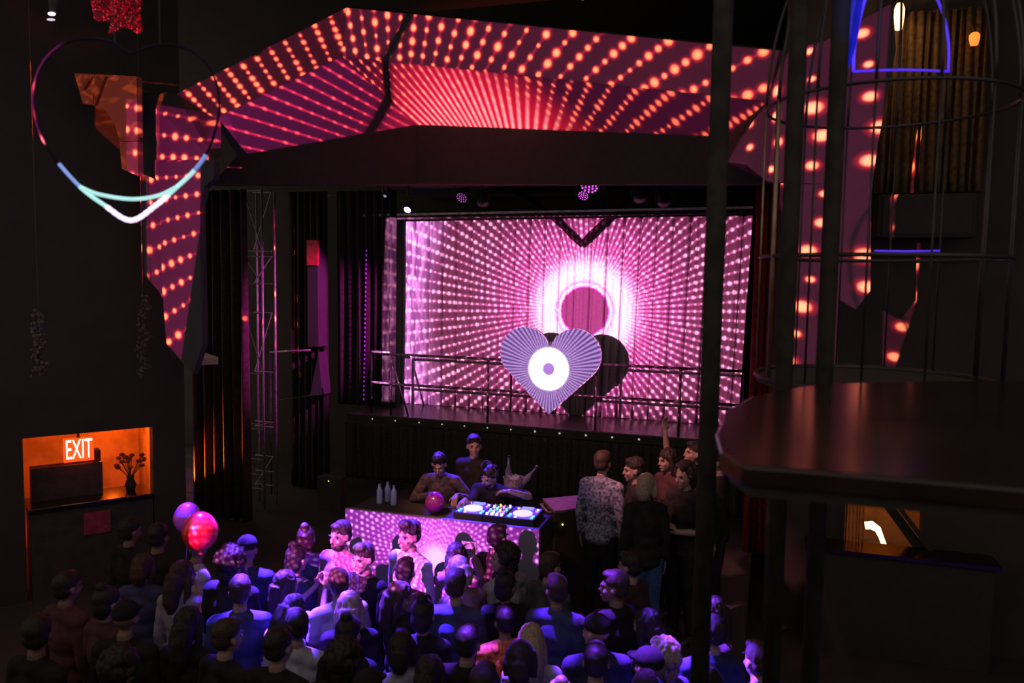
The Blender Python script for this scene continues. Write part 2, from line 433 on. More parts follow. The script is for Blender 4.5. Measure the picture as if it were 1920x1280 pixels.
# oblique left wall with the bar opening
DLp, DRp = atZ(42, 822, 2.0), atZ(286, 800, 2.0)
DLp.z = DRp.z = 0
HO = 2.0
wd = (DRp-DLp); wd.z = 0; WL = wd.length; wd.normalize(); wn = Vector((-wd.y, wd.x, 0))     # wn points away from the hall
def wl(s, t, z): return Vector((DLp.x, DLp.y, 0)) + wd*s + wn*t + Vector((0, 0, z))
def wbox(mb, s0, s1, t0, t1, z0, z1):
    return mb.prism([wl(s0, t0, z0), wl(s1, t0, z0), wl(s1, t1, z0), wl(s0, t1, z0)], (0, 0, z1-z0))
w = MB(); wbox(w, -5, WL+.4, 0, .2, HO, 7.65); wbox(w, -5, 0, 0, .2, 0, HO); wbox(w, WL, WL+.4, 0, .2, 0, HO)
structure(w.build('wall_left', M['blackwall']))
w = MB(); wbox(w, -.6, WL+.9, 2.2, 2.3, 0, 2.75); wbox(w, -.7, -.6, .2, 2.3, 0, 2.75); wbox(w, WL+.25, WL+.35, .2, 2.3, 0, 2.75); wbox(w, -.7, WL+.9, .2, 2.3, 2.75, 2.85)
structure(w.build('wall_bar_room', M['plaster']))
# bar front and its clutter
bar = thing('bar_counter', 'dark bar counter inside the orange-lit opening at the left wall', 'bar counter', wl(WL/2, 0, 0))
o = wbox(MB(), .05, WL-.02, -.02, .45, 0, 1.08).build('counter_front', M['wood'], bar)
wbox(MB(), .02, WL-.01, -.06, .55, 1.08, 1.14).build('counter_top', M['table'], bar, bevel=.01)
tag(wbox(MB(), .62, .92, -.04, -.025, .72, 1.0).build('paper_notice', mat('purple_lit_paper', (.35, .03, .10), .8)), 'blank notice with purple light in its colour on the front of the dark bar counter', 'notice')  # purple light on the paper is put into its base colour
bk = thing('bottle_shelf', 'dark stepped shelf standing on the bar counter under the exit sign', 'shelf', wl(WL*.4, .3, 1.14))
wbox(MB(), .10, WL*.62, .30, .5, 1.14, 1.55).build('lower_step', M['wood'], bk); wbox(MB(), .5, WL*.62, .42, .6, 1.55, 1.68).build('upper_step', M['wood'], bk)
fl = thing('flower_bouquet', 'bunch of dried flowers in a vase at the right end of the bar counter', 'flowers', wl(WL*.84, .25, 1.14))
MB().lathe([(.05, 0), (.07, .08), (.04, .16), (.05, .2)], wl(WL*.84, .25, 1.14)).build('vase', M['black'], fl, smooth=True)
rnd = random.Random(3)
stm = MB(); PETM = mat('dried_petals', (.25, .06, .04), .8)
for i in range(16):
    a = rnd.uniform(0, 6.28); rr = rnd.uniform(.05, .2); top = wl(WL*.84, .25, 1.14) + Vector((rr*math.cos(a), rr*math.sin(a), rnd.uniform(.3, .48)))
    stm.tube([wl(WL*.84, .25, 1.3), top], .004, 5); MB().ell(top, (.035, .035, .025), seg=8, rings=6).build('flower', PETM, fl, smooth=True)
stm.build('stem', M['wood'], fl)
# exit sign
ex = thing('exit_sign', 'glowing red EXIT sign hanging inside the bar opening', 'exit sign', wl(WL*.40, .9, 2.3))
ec = None
# where the line of sight meets the plane just inside the opening
_o = wl(0, .35, 0); _d = ray(148, 843); _t = ((_o-CAM).dot(wn))/(_d.dot(wn)); ec = CAM+_d*_t; EXZ = ec.z; ec = wl((ec-DLp).dot(wd), .35, 0); EZ = EXZ
def exf(u, t, z): return wl((ec-DLp).dot(wd)+u, .35+t, EZ+z)
m = MB().prism([exf(-.17, 0, -.15), exf(.17, 0, -.15), exf(.17, 0, .15), exf(-.17, 0, .15)], wn*.06).build('housing', mat('exit_sign_red_glow', (.3, .02, .01), .5, emit=(1, .06, .005), es=1.6), ex)
MB().box(exf(0, .03, .43), (.02, .02, .6)).build('hanger', M['black'], ex)
cu = bpy.data.curves.new('t', 'FONT'); cu.body = 'EXIT'; cu.size = .30; cu.extrude = .004; cu.align_x = 'CENTER'; cu.align_y = 'CENTER'; cu.offset = -.002
to = bpy.data.objects.new('t', cu); COL.objects.link(to); bpy.context.view_layer.update()
me = bpy.data.meshes.new_from_object(to.evaluated_get(bpy.context.evaluated_depsgraph_get())); bpy.data.objects.remove(to)
lt = bpy.data.objects.new('lettering', me); COL.objects.link(lt)
me.materials.clear(); me.materials.append(mat('exit_letters', (1, 1, 1), .5, emit=(1, .78, .55), es=4.5))
lt.matrix_world = Matrix.Translation(exf(0, -.012, 0)) @ Matrix((wd, Vector((0, 0, 1)), -wn)).transposed().to_4x4() @ Matrix.Diagonal((.50, 1.2, 1, 1))
lt.parent = ex; lt.matrix_parent_inverse = ex.matrix_basis.inverted()
point('bar_room_lamp', wl(WL*.80, 1.2, 1.7), 60, (1, .13, .006), .08)
point('exit_sign_lamp', exf(0, -.2, -.05), 1.2, (1, .08, .01), .1)

# right-hand far wall, with a warm doorway low down
def rp(px, py, Y=9.6): return atY(px, py, Y)
gx0, gx1 = rp(1592, 900).x, rp(1735, 900).x; gz0, gz1 = rp(1660, 1100).z, rp(1660, 941).z
w = MB(); xr0, xr1 = rp(1452, 600).x, 11.4
w.box(((xr0+xr1)/2, 9.7, (gz1+7.65)/2), (xr1-xr0, .2, 7.65-gz1)); w.box(((xr0+gx0)/2, 9.7, gz1/2), (gx0-xr0, .2, gz1)); w.box(((gx1+xr1)/2, 9.7, gz1/2), (xr1-gx1, .2, gz1))
structure(w.build('wall_right_rear', M['blackwall']))
w = MB().box(((gx0+gx1)/2, 11.2, 1), (gx1-gx0+1.4, .1, 3)).box((gx0-.6, 10.5, 1), (.1, 1.4, 3)).box((gx1+.7, 10.5, 1), (.1, 1.4, 3)).box(((gx0+gx1)/2, 10.5, 2.55), (gx1-gx0+1.6, 1.5, .1))
structure(w.build('wall_lobby', M['plaster']))
point('lobby_lamp', ((gx0+gx1)/2+.1, 10.5, 2.0), 12, (1, .25, .008), .08)
tag(MB().prism([rp(1648, 938, 9.45), rp(1668, 938, 9.45), rp(1745, 1040, 9.45), rp(1722, 1040, 9.45)], (0, .12, 0)).build('stair_stringer', M['black']), 'black sloping beam crossing the warm lit doorway at lower right', 'beam')
tag(MB().prism([rp(1672, 938, 9.3), rp(1680, 938, 9.3), rp(1752, 1030, 9.3), rp(1742, 1034, 9.3)], (0, .06, 0)).build('stair_handrail', M['black']), 'thin sloping handrail above the black beam in the warm doorway', 'handrail')
lo = thing('lounge_lamp', 'white glowing curved lamp seen low in the warm doorway', 'lamp', rp(1640, 1000, 10.2))
MB().tube([rp(1622, 985, 10.2), rp(1634, 984, 10.2), rp(1646, 992, 10.2), rp(1652, 1006, 10.2), rp(1658, 1022, 10.2)], [.045, .05, .04, .03, .03]).build('lamp_tube', mat('warm_lamp_glow', (1, .8, .5), .5, emit=(1, .62, .25), es=4), lo, smooth=True)
MB().box(rp(1640, 1040, 10.2), (.3, .15, .3)).build('lamp_foot', M['black'], lo)
st = thing('bead_strings', 'red-brown bead strings hanging beside the warm doorway', 'bead curtain', rp(1600, 940, 9.4)); st['kind'] = 'stuff'
sb = MB()
for px in (1586, 1594, 1601, 1608, 1613, 1620):
    sb.tube([rp(px, 938, 9.42), rp(px-4, 1040, 9.42)], .008, 6)
sb.build('bead_string', mat('amber_beads', (.5, .13, .04), .25, spec=.8), st)
sc = thing('doorway_block', 'low black block added to hide the foot of the warm lower-right doorway', 'counter', ((gx0+gx1)/2, 9.2, 0))  # added black block covering the doorway glow where dark heads would stand
zc = rp(1660, 1034, 9.3).z
MB().box(((gx0+gx1)/2+.1, 9.25, zc/2), (gx1-gx0+1.0, .3, zc-.004)).build('block_body', M['black'], sc)
MB().box(((gx0+gx1)/2+.1, 9.25, zc+.02), (gx1-gx0+1.1, .4, .04)).build('counter_top', M['table'], sc)
# golden drape, box under it, lanterns
def drape(name, x0, x1, z0, z1, Y, material, folds, amp, label, cat='curtain', ang=0, group=None, nz_=10):
    L = x1-x0
    def f(u, v):
        a = folds*2*PI*u + .6*math.sin(9*u)
        y = amp*(math.sin(a)+.35*math.sin(2.3*a+1+v)) * (.75+.25*v)
        p = Vector((x0+L*u+.02*math.sin(a*1.3+v*2), Y+y+(L*u)*math.tan(ang), z1+(z0-z1)*v)); return p
    o = MB().grid(f, int(folds*14), nz_).build(name, material, smooth=True, solid=.012, fix=False)
    return tag(o, label, cat, group)
drape('gold_drape', rp(1638, 300).x, rp(1832, 300).x, rp(1700, 362, 9.4).z, rp(1700, 25, 9.4).z, 9.4, M['gold'], 13, .05, 'faded gold pleated drape high on the right wall behind the cage')
sp = thing('loudspeaker_box', 'black loudspeaker cabinet hanging under the gold drape', 'loudspeaker', rp(1735, 440, 9.2))
c0, c1 = rp(1645, 366, 9.1), rp(1825, 446, 9.1)
MB().box(((c0.x+c1.x)/2, 9.2, (c0.z+c1.z)/2), (c1.x-c0.x, .4, c0.z-c1.z)).build('cabinet', M['black'], sp, bevel=.02)
MB().box(((c0.x+c1.x)/2, 8.99, (c0.z+c1.z)/2), ((c1.x-c0.x)*.9, .02, (c0.z-c1.z)*.85)).build('grille', M['black'], sp)
warm = mat('candle_bulb_glow', (1, .8, .6), .5, emit=(1, .50, .22), es=4)
for px, py, hh, lab in ((1686, 31, .13, 'small bright lantern glowing above the gold drape'), (1827, 73, .06, 'tiny amber candle lamp right of the gold drape')):
    L_ = thing('wall_lantern', lab, 'lantern', rp(px, py, 9.2))
    MB().lathe([(.035, -hh), (.05, 0), (.05, hh*.6), (.03, hh)], rp(px, py, 9.2), 12).build('bulb', warm if hh > .1 else mat('amber_bulb', (1, .4, .1), .5, emit=(1, .16, .02), es=2), L_, smooth=True)
    MB().tube([rp(px, py, 9.2)+Vector((0, 0, hh)), rp(px, py, 9.2)+Vector((0, .15, hh+.12)), rp(px, py, 9.2)+Vector((0, .38, hh+.12))], .012, 8).build('bracket', M['brass'], L_)
point('lantern_light', rp(1700, 60, 8.9), 7, (1, .55, .25), .06)

# ------------------------------------------------------------------ the folded arch (white painted boards that take the projection)
arch = thing('proscenium_arch', 'folded white projection arch over the stage, patterned with red and orange dots', 'arch', (0, 9.5, 0))
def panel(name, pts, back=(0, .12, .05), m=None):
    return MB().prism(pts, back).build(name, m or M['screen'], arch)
G = Vector
o_tl = A_TL
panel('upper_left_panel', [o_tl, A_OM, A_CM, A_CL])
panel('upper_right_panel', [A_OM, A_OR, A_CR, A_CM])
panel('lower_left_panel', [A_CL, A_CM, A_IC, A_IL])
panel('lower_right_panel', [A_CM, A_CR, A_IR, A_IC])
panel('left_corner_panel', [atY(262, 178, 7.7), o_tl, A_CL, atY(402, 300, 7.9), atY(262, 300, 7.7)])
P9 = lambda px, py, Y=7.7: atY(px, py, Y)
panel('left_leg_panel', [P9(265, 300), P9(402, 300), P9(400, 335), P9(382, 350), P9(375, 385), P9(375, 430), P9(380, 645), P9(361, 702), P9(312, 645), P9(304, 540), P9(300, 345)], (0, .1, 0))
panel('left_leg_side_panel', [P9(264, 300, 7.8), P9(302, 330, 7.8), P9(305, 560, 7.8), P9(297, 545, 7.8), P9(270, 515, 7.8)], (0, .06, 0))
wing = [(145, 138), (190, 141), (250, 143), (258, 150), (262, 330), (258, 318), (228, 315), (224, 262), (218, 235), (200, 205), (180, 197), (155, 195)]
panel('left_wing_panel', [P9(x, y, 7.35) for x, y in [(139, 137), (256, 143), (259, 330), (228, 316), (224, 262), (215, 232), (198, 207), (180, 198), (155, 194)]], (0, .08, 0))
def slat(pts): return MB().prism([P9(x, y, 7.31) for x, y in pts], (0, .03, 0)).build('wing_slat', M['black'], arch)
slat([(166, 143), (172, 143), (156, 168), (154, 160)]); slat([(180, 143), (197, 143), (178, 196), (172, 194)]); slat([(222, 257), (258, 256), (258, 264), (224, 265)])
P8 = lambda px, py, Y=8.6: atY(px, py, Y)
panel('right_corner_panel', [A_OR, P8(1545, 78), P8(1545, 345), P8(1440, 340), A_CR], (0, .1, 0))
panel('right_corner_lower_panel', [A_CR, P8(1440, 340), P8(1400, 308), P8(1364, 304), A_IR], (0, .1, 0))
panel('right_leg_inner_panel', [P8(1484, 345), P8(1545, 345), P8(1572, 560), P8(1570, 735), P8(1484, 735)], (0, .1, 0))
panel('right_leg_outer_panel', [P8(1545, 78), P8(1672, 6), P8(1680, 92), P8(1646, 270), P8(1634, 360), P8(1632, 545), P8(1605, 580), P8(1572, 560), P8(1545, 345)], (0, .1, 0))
# black header below the arch
hd = thing('stage_header', 'black angular header board hanging above the stage opening', 'header board', (0, 10.3, 5))
hb = lambda px, py, Y: atY(px, py, Y)
UPZ = Vector((0, 0, 1)); hL = lambda x, y: onplane(x, y, A_IL, A_IC, A_IC+UPZ); hR = lambda x, y: onplane(x, y, A_IC, A_IR, A_IR+UPZ)
MB().prism([A_IL, A_IC, hL(780, 345), hL(395, 347)], (0, .15, 0)).build('left_board', M['black'], hd)
MB().prism([A_IC, A_IR, hR(1366, 306), hR(1432, 338), hR(1432, 345), hR(780, 345)], (0, .15, 0)).build('right_board', M['black'], hd)
structure(MB().box((0, 12.75, 5.62), (13.5, 4.5, .1)).build('ceiling_stage', mat('dark_stage_ceiling', (.06, .045, .06), .9)))

# ------------------------------------------------------------------ stage
# pleated backdrop
x0, x1 = C_TL.x, C_TR.x; zt, zb = C_TL.z+.02, Z_DECK+.03
def cf(u, v):
    L = x1-x0; s = u*L; n = 23; ph = s/L*n
    fr = ph-math.floor(ph)-.5; k = math.floor(ph)
    g = math.exp(-(fr/.055)**2)
    y = .10*g + .014*math.sin(ph*9+math.sin(k*5)*3) + .010*math.sin(ph*23+k)
    return Vector((x0+s-(.10*v*(u)) , Y_CURT+y+.012*math.sin(v*4+k), zt+(zb-zt)*v))
tag(MB().grid(cf, 23*22, 8).build('backdrop_curtain', M['curtain'], smooth=True, solid=.006, fix=False), 'white pleated backdrop curtain filled by the pink sunburst projection', 'curtain')
structure(MB().box((0, Y_DECK+1.4, Z_DECK/2-.01), (11.4, 2.8, Z_DECK-.02)).build('trim_1', M['black']))
dk = thing('raised_stage_deck', 'glossy black raised deck in front of the pink backdrop', 'stage deck', (0, Y_DECK, 0))
dxL, dxR = atY(655, 783, Y_DECK).x, atY(1480, 830, Y_DECK).x
MB().box(((dxL+dxR)/2, Y_DECK+.62, Z_DECK-.005), (dxR-dxL, 1.36, .05)).build('deck_board', M['deck'], dk, bevel=.005)
MB().box(((dxL+dxR)/2, Y_DECK-.07, Z_DECK-.06), (dxR-dxL, .02, .12)).build('deck_nosing', M['black'], dk)
drape('deck_skirt', dxL, dxR, Z_STAGE+.02, Z_DECK-.12, Y_DECK-.16, M['velvet'], 44, .03, 'black pleated skirt hanging from the front of the raised deck')
glo = mat('bulb_reflection_glow', (.8, .75, .8), .3, emit=(.75, .6, .8), es=.55)  # faint emission stands in for light the unlit bulbs reflect
for i, px in enumerate((702, 745, 790, 833, 875, 918, 962, 1007, 1053, 1102, 1151, 1201, 1252)):
    p = atZ(px, 783+(px-690)*.0725, Z_DECK-.05); p.y = Y_DECK-.09
    tag(MB().ell(p, .013 if px < 1000 else .017, seg=10, rings=7).build('edge_bulb', glo, smooth=True), ('small dull bulb in the left part of the row along the deck front edge' if px < 1000 else 'larger brighter bulb in the right part of the row along the deck front edge'), 'bulb', 'row of bulbs on the deck edge')
# guard rail
gr = thing('guard_rail', 'black two-bar steel guard rail along the raised deck', 'railing', (0, Y_DECK, Z_DECK))
gx0_, gx1_ = atY(733, 663, Y_DECK).x, atY(1440, 697, Y_DECK).x
for z in (Z_DECK+1.07, Z_DECK+.56):
    MB().tube([(gx0_, Y_DECK, z), (gx1_, Y_DECK, z)], .021, 10).build('rail_bar', M['metal'], gr, smooth=True)
for px in (733, 915, 1118, 1275, 1395):
    x = atY(px, 720, Y_DECK).x
    MB().tube([(x, Y_DECK, Z_DECK+.021), (x, Y_DECK, Z_DECK+1.07)], .019, 10).build('rail_post', M['metal'], gr, smooth=True)
x = gx0_
MB().tube([(x, Y_DECK+.02, Z_DECK+1.0), (x+.28, Y_DECK+.1, Z_DECK+.02)], .016, 8).build('rail_brace', M['metal'], gr, smooth=True)
sr = thing('side_rail', 'short grey guard rail piece left of the white backdrop', 'railing', (gx0_-.2, Y_DECK, Z_DECK))
for z in (Z_DECK+1.09, Z_DECK+.56):
    MB().tube([(gx0_-.42, Y_DECK+.1, z), (gx0_-.05, Y_DECK+.05, z)], .02, 8).build('rail_bar', M['steel'], sr, smooth=True)
MB().tube([(gx0_-.42, Y_DECK+.1, Z_DECK+.02), (gx0_-.42, Y_DECK+.1, Z_DECK+1.09)], .018, 8).build('rail_post', M['metal'], sr, smooth=True)
# heart sign
def heart2d(n=64, w=1.0, h=1.0):
    pts = []
    for i in range(n):
        t = 2*PI*i/n
        pts.append((16*math.sin(t)**3/16*w, (13*math.cos(t)-5*math.cos(2*t)-2*math.cos(3*t)-math.cos(4*t)+2.9)/14.5*h))
    return pts
hl, hr_ = atY(940, 670, Y_DECK-.12), atY(1128, 675, Y_DECK-.12); ht_, hbm = atY(1080, 614, Y_DECK-.12), atY(1033, 776, Y_DECK-.12)
def spl(pts, k=6, closed=True):
    out = []; n = len(pts)
    for i in range(n if closed else n-1):
        p0, p1, p2, p3 = (Vector(pts[(i+j-1) % n]) if closed else Vector(pts[min(max(i+j-1, 0), n-1)]) for j in range(4))
        for q in range(k):
            t = q/k; out.append(.5*((2*p1)+(-p0+p2)*t+(2*p0-5*p1+4*p2-p3)*t*t+(-p0+3*p1-3*p2+p3)*t**3))
    if not closed: out.append(Vector(pts[-1]))
    return out
hpts = []
for c, t0, t1 in ((HCR, math.atan2(HTR[1]-HCR[1], HTR[0]-HCR[0]), PI-.28), (HCL, .28, math.atan2(HTL[1]-HCL[1], HTL[0]-HCL[0]) % (2*PI))):
    for i in range(25):
        a = t0+(t1-t0)*i/24; p = (c[0]+HRAD*math.cos(a), c[1]+HRAD*math.sin(a))
        if c is HCR and p[0] < HX or c is HCL and p[0] > HX: continue
        hpts.append(Vector((p[0], H_Y, p[1])))
    if c is HCR: hpts.append(Vector((HX, H_Y, HQ[2][1])))
hpts.append(Vector((HTIP[0], H_Y, HTIP[1])))
hs = thing('heart_sign', 'white heart-shaped board on the guard rail with a white disc projected on it', 'heart sign', hbm)
MB().prism([p-Vector((0, .035, 0)) for p in hpts], (0, .07, 0)).build('heart_board', M['heart'], hs)
MB().box(hbm+Vector((0, .06, .45)), (.05, .05, .9)).build('mounting_post', M['metal'], hs)
# black rope heart above the backdrop
hc_ = atY(1089, 458, 13.3)
_hp = [(1089, 458), (1043, 412), (1000, 378), (958, 345), (925, 300), (915, 250), (935, 205), (975, 185), (1025, 190), (1068, 222), (1089, 255),
       (1110, 222), (1155, 190), (1205, 185), (1245, 205), (1263, 250), (1252, 300), (1222, 342), (1182, 376), (1138, 410)]
_q = [atY(x, y, 13.3) for x, y in _hp]; _q = [Vector((p.x, 13.3, min(p.z, 5.5))) for p in _q]
_rp = []
for i in range(len(_q)):
    a, b2 = _q[i], _q[(i+1) % len(_q)]
    for k in range(3): _rp.append(a.lerp(b2, k/3))
rope = thing('rope_heart_frame', 'dark rope-wrapped heart frame, only its tip hanging over the top of the backdrop', 'heart frame', hc_)
MB().tube(_rp, [.050+.007*math.sin(i*2.6) for i in range(len(_rp))], 10, True).build('rope_heart_outline', mat('black_rope', (.012, .008, .009), .95, spec=.05), rope, smooth=True)
# lighting rail
pr = thing('lighting_rail', 'long lighting rail just above the backdrop, its lit top edge put in as pale colour', 'lighting rail', atY(1040, 398, 13.0))
a_, b_ = atY(672, 404, 13.0), atY(1412, 389, 13.0)
MB().box(((a_.x+b_.x)/2, 13.0, (a_.z+b_.z)/2), (b_.x-a_.x, .06, .035), Matrix.Rotation(-math.atan2(b_.z-a_.z, b_.x-a_.x), 3, 'Y')).build('rail_beam', mat('lit_rail_edge', (.8, .7, .74), .5), pr)  # light along the beam's top edge is put in as pale colour
MB().box(((a_.x+b_.x)/2, 13.05, (a_.z+b_.z)/2-.055), (b_.x-a_.x, .10, .06), Matrix.Rotation(-math.atan2(b_.z-a_.z, b_.x-a_.x), 3, 'Y')).build('under_beam', M['black'], pr)
# lamps on the rail
def par(px, py, Y, lens, label, rad=.07, tilt=(0, -.75, -.65), leds=False):
    c = atY(px, py, Y); t = thing('par_can_light', label, 'stage light', c)
    d = Vector(tilt).normalized(); q = Vector((0, 0, 1)).rotation_difference(d).to_matrix()
    MB().lathe([(rad*.55, -.22), (rad*.9, -.16), (rad*1.1, 0), (rad*1.1, .005), (rad*.95, .004)], c, 20, q).build('can', M['black'], t, smooth=True)
    if leds:
        lm = MB()
        for i in range(19):
            rr_, aa = (0, 0) if i == 0 else ((rad*.42, i*PI/3) if i < 7 else (rad*.8, i*PI/6))
            lm.ell(c+q @ Vector((rr_*math.cos(aa), rr_*math.sin(aa), .012)), rad*.11, seg=8, rings=5)
        lm.build('led_lenses', lens, t)
        MB().lathe([(rad*.95, .004), (.001, .006)], c, 20, q).build('lens_plate', M['metal'], t)
    else: MB().lathe([(rad*.93, .008), (.001, .02)], c, 20, q).build('lens', lens, t, smooth=True)
    MB().tube([c+Vector((-rad*1.3, 0, 0)), c+Vector((-rad*1.3, 0, .2)), c+Vector((rad*1.3, 0, .2)), c+Vector((rad*1.3, 0, 0))], .01, 6).build('yoke', M['metal'], t)
    MB().tube([c+Vector((0, 0, .2)), Vector((c.x, c.y, 5.57))], .012, 6).build('clamp_arm', M['metal'], t)
    return c
lv = mat('violet_led', (1, .5, 1), .4, emit=(.75, .10, .85), es=1.3)
pc1 = par(764, 393, 12.7, mat('blue_white_lens', (1, 1, 1), .3, emit=(.62, .45, 1), es=9), 'lit blue-white stage light hanging at the left above the backdrop', .065)
par(866, 370, 12.4, mat('dim_violet_led', (.8, .4, .8), .4, emit=(.40, .06, .42), es=.9), 'dim violet LED stage light second from the left above the backdrop', .10, (-.1, -.75, -.65), True)
par(1094, 366, 12.4, lv, 'violet LED stage light with dotted lenses above the backdrop centre', .09, (-.1, -.75, -.65), True)
par(1105, 349, 11.6, lv, 'violet LED stage light partly behind the black header', .14, (-.1, -.6, -.8), True)
par(722, 367, 12.4, mat('faint_led', (.5, .5, .8), .4, emit=(.3, .3, .5), es=.8), 'small faint stage light at the far left above the side drapes', .03, (0, -.8, -.6))
for px, py, wh in ((1200, 372, 'left of the close pair at right'), (1245, 380, 'rightmost in the row'), (905, 380, 'beside the dim violet light')):
    par(px, py, 12.5, M['metal'], 'unlit black stage light over the backdrop, '+wh, .10, (.2, -.6, -.8))
for o in list(COL.objects):
    if o.name.startswith('par_can_light') and 'unlit' in o['label']: o['group'] = 'unlit stage lights above the backdrop'
# side drapes
drape('side_drape', atY(628, 600, 12.9).x, atY(738, 600, 12.9).x, Z_DECK+.03, 5.5, 12.95, M['velvet'], 7, .05, 'black side drape at the left edge of the white backdrop')
drape('side_drape', atY(1412, 600, 12.6).x, atY(1500, 600, 12.6).x, Z_DECK+.03, 5.5, 12.7, M['redvelvet'], 5, .05, 'dark red side drape at the right edge of the white backdrop')
drape('wing_drape', atY(500, 600, 12.2).x, atY(575, 600, 12.2).x, .02, 5.5, 12.9, M['velvet'], 6, .05, 'black wing drape behind the grey truss tower')
# proscenium drape with the rust light strips
pdx0, pdx1 = atY(352, 700, 10.7).x, atY(462, 700, 10.7).x
drape('proscenium_drape', pdx0, pdx1, .02, 5.3, 10.75, mat('dark_rust_velour', (.06, .042, .036), .85, spec=.2), 6, .07, 'tall pleated dark drape at the left of the stage, orange lit near the floor', nz_=6)
drape('house_drape', atY(1405, 700, 10.6).x, atY(1452, 700, 10.6).x, .52, 5.15, 10.6, M['redvelvet'], 4, .04, 'narrow dark red drape at the right side of the stage opening')
UPL = Vector((pdx0-.28, 10.52, .40))
spot('orange_floor_light', UPL, (pdx0+.50, 10.70, 1.15), 1500, (1, .13, .008), 40, .9, .03)
ul = thing('floor_uplight', 'small black floor uplight below the orange-lit dark drape', 'floor light', (UPL.x-.12, UPL.y-.05, 0))
MB().lathe([(.06, .002), (.07, .02), (.07, .16), (.05, .2), (.0, .2)], (UPL.x-.12, UPL.y-.05, 0), 16).build('can', M['black'], ul, smooth=True)
# LED tape on the left drape
ls = thing('led_strip', 'dim purple LED strip running down the left side drape', 'LED strip', atY(684, 600, 12.8))
PLED = mat('purple_led', (.5, .1, .9), .5, emit=(.20, .01, .42), es=.9)
a0, a1 = atY(687, 470, 12.8), atY(682, 748, 12.8)
MB().box((a0+a1)/2+Vector((0, .03, 0)), (.03, .01, (a0.z-a1.z))).build('strip_backing', M['black'], ls)
for i in range(34):
    t = i/33
    MB().box(a0.lerp(a1, t), (.022, .012, .035)).build('led_chip', PLED, ls)
# truss tower
tt = thing('truss_tower', 'narrow grey truss tower standing left of the stage opening', 'truss tower', atY(477, 900, 11.4))
xl, xr = atY(459, 600, 11.4).x, atY(493, 600, 11.4).x; zt_, zb_ = atY(477, 355, 11.4).z, 0.02
for x in (xl, xr):
    for y in (11.4, 11.4+(xr-xl)):
        MB().tube([(x, y, zb_), (x, y, zt_)], .017, 8).build('upright', M['steel'], tt, smooth=True)
rg = MB()
zs = [atY(477, y, 11.4).z for y in (357, 470, 480, 532, 587, 700, 795, 804, 860, 915)]+[.6]
for z in zs:
    MB().tube([(xl, 11.4, z), (xr, 11.4, z)], .011, 6).build('rung', M['steel'], tt); MB().tube([(xl, 11.66, z), (xr, 11.66, z)], .011, 6).build('rung', M['steel'], tt)

dg = MB()
for i in range(0, len(zs)-1, 2): MB().tube([(xl, 11.4, zs[i]), (xr, 11.4, zs[i+1])], .009, 6).build('diagonal_brace', M['steel'], tt); MB().tube([(xr, 11.66, zs[i]), (xl, 11.66, zs[i+1])], .009, 6).build('diagonal_brace', M['steel'], tt)

# painted board edge and small landing rails behind the tower
wb = thing('painted_wing_board', 'narrow pink-lit white board standing in the left wing', 'board', atY(588, 740, 12.6))
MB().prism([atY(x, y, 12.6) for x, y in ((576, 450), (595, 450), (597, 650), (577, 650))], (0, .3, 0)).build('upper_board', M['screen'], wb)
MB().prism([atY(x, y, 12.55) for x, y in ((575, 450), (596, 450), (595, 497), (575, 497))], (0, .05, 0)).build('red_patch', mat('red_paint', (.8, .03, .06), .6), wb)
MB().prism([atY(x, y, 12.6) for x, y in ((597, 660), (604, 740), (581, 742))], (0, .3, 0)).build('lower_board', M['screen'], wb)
lr = thing('landing_rail', 'short pink-lit handrail left of the painted wing board', 'handrail', atY(545, 657, 12.2))
MB().tube([atY(506, 660, 12.2), atY(582, 656, 12.2)], .018, 8).build('top_bar', M['steel'], lr, smooth=True)
MB().tube([atY(510, 752, 12.2), atY(585, 741, 12.2)], .009, 8).build('lower_bar', M['metal'], lr, smooth=True)
MB().tube([atY(507, 660, 12.2), Vector((atY(507, 660, 12.2).x, 12.2, .02))], .014, 8).build('bar_post', M['metal'], lr, smooth=True)
spot('violet_par_beam', atY(1105, 349, 11.6)+Vector((-.1, -.15, -.1)), atY(500, 640, 12.0), 2600, (1, .06, .75), 34, .5, .06)

# side stage floor
SLx = -7.5
st_pts = []
bl, br_ = B_TL.copy(), B_TR.copy()
bd = (br_-bl); bd.z = 0; bd.normalize(); bn = Vector((-bd.y, bd.x, 0))   # bn points upstage
st0 = bl - bd*3.0 + bn*.10; st1 = br_ + bd*1.9 + bn*.10
poly = [Vector((st0.x, st0.y, 0)), Vector((st1.x, st1.y, 0)), Vector((st1.x, Y_DECK-.05, 0)), Vector((-5.6, Y_DECK-.05, 0)), Vector((-5.6, st0.y+.5, 0))]
tag(MB().prism(poly, (0, 0, Z_STAGE)).build('main_stage_platform', M['black'], bevel=.01), 'low black stage platform the musicians stand on', 'stage platform')

_a = PRJ+(atY(753, 12, 8.5)-PRJ)*.3; _b = PRJ+(atY(697, 262, 10.0)-PRJ)*.28
tag(MB().tube([_a+(_a-_b)*2.5, _a, _b], .016, 8).build('shadow_strap', M['black'], smooth=True), 'thin black strap added out of view before the projector, its shadow crossing the arch', 'strap')  # unseen strap, put in to throw the dark stripe onto the arch

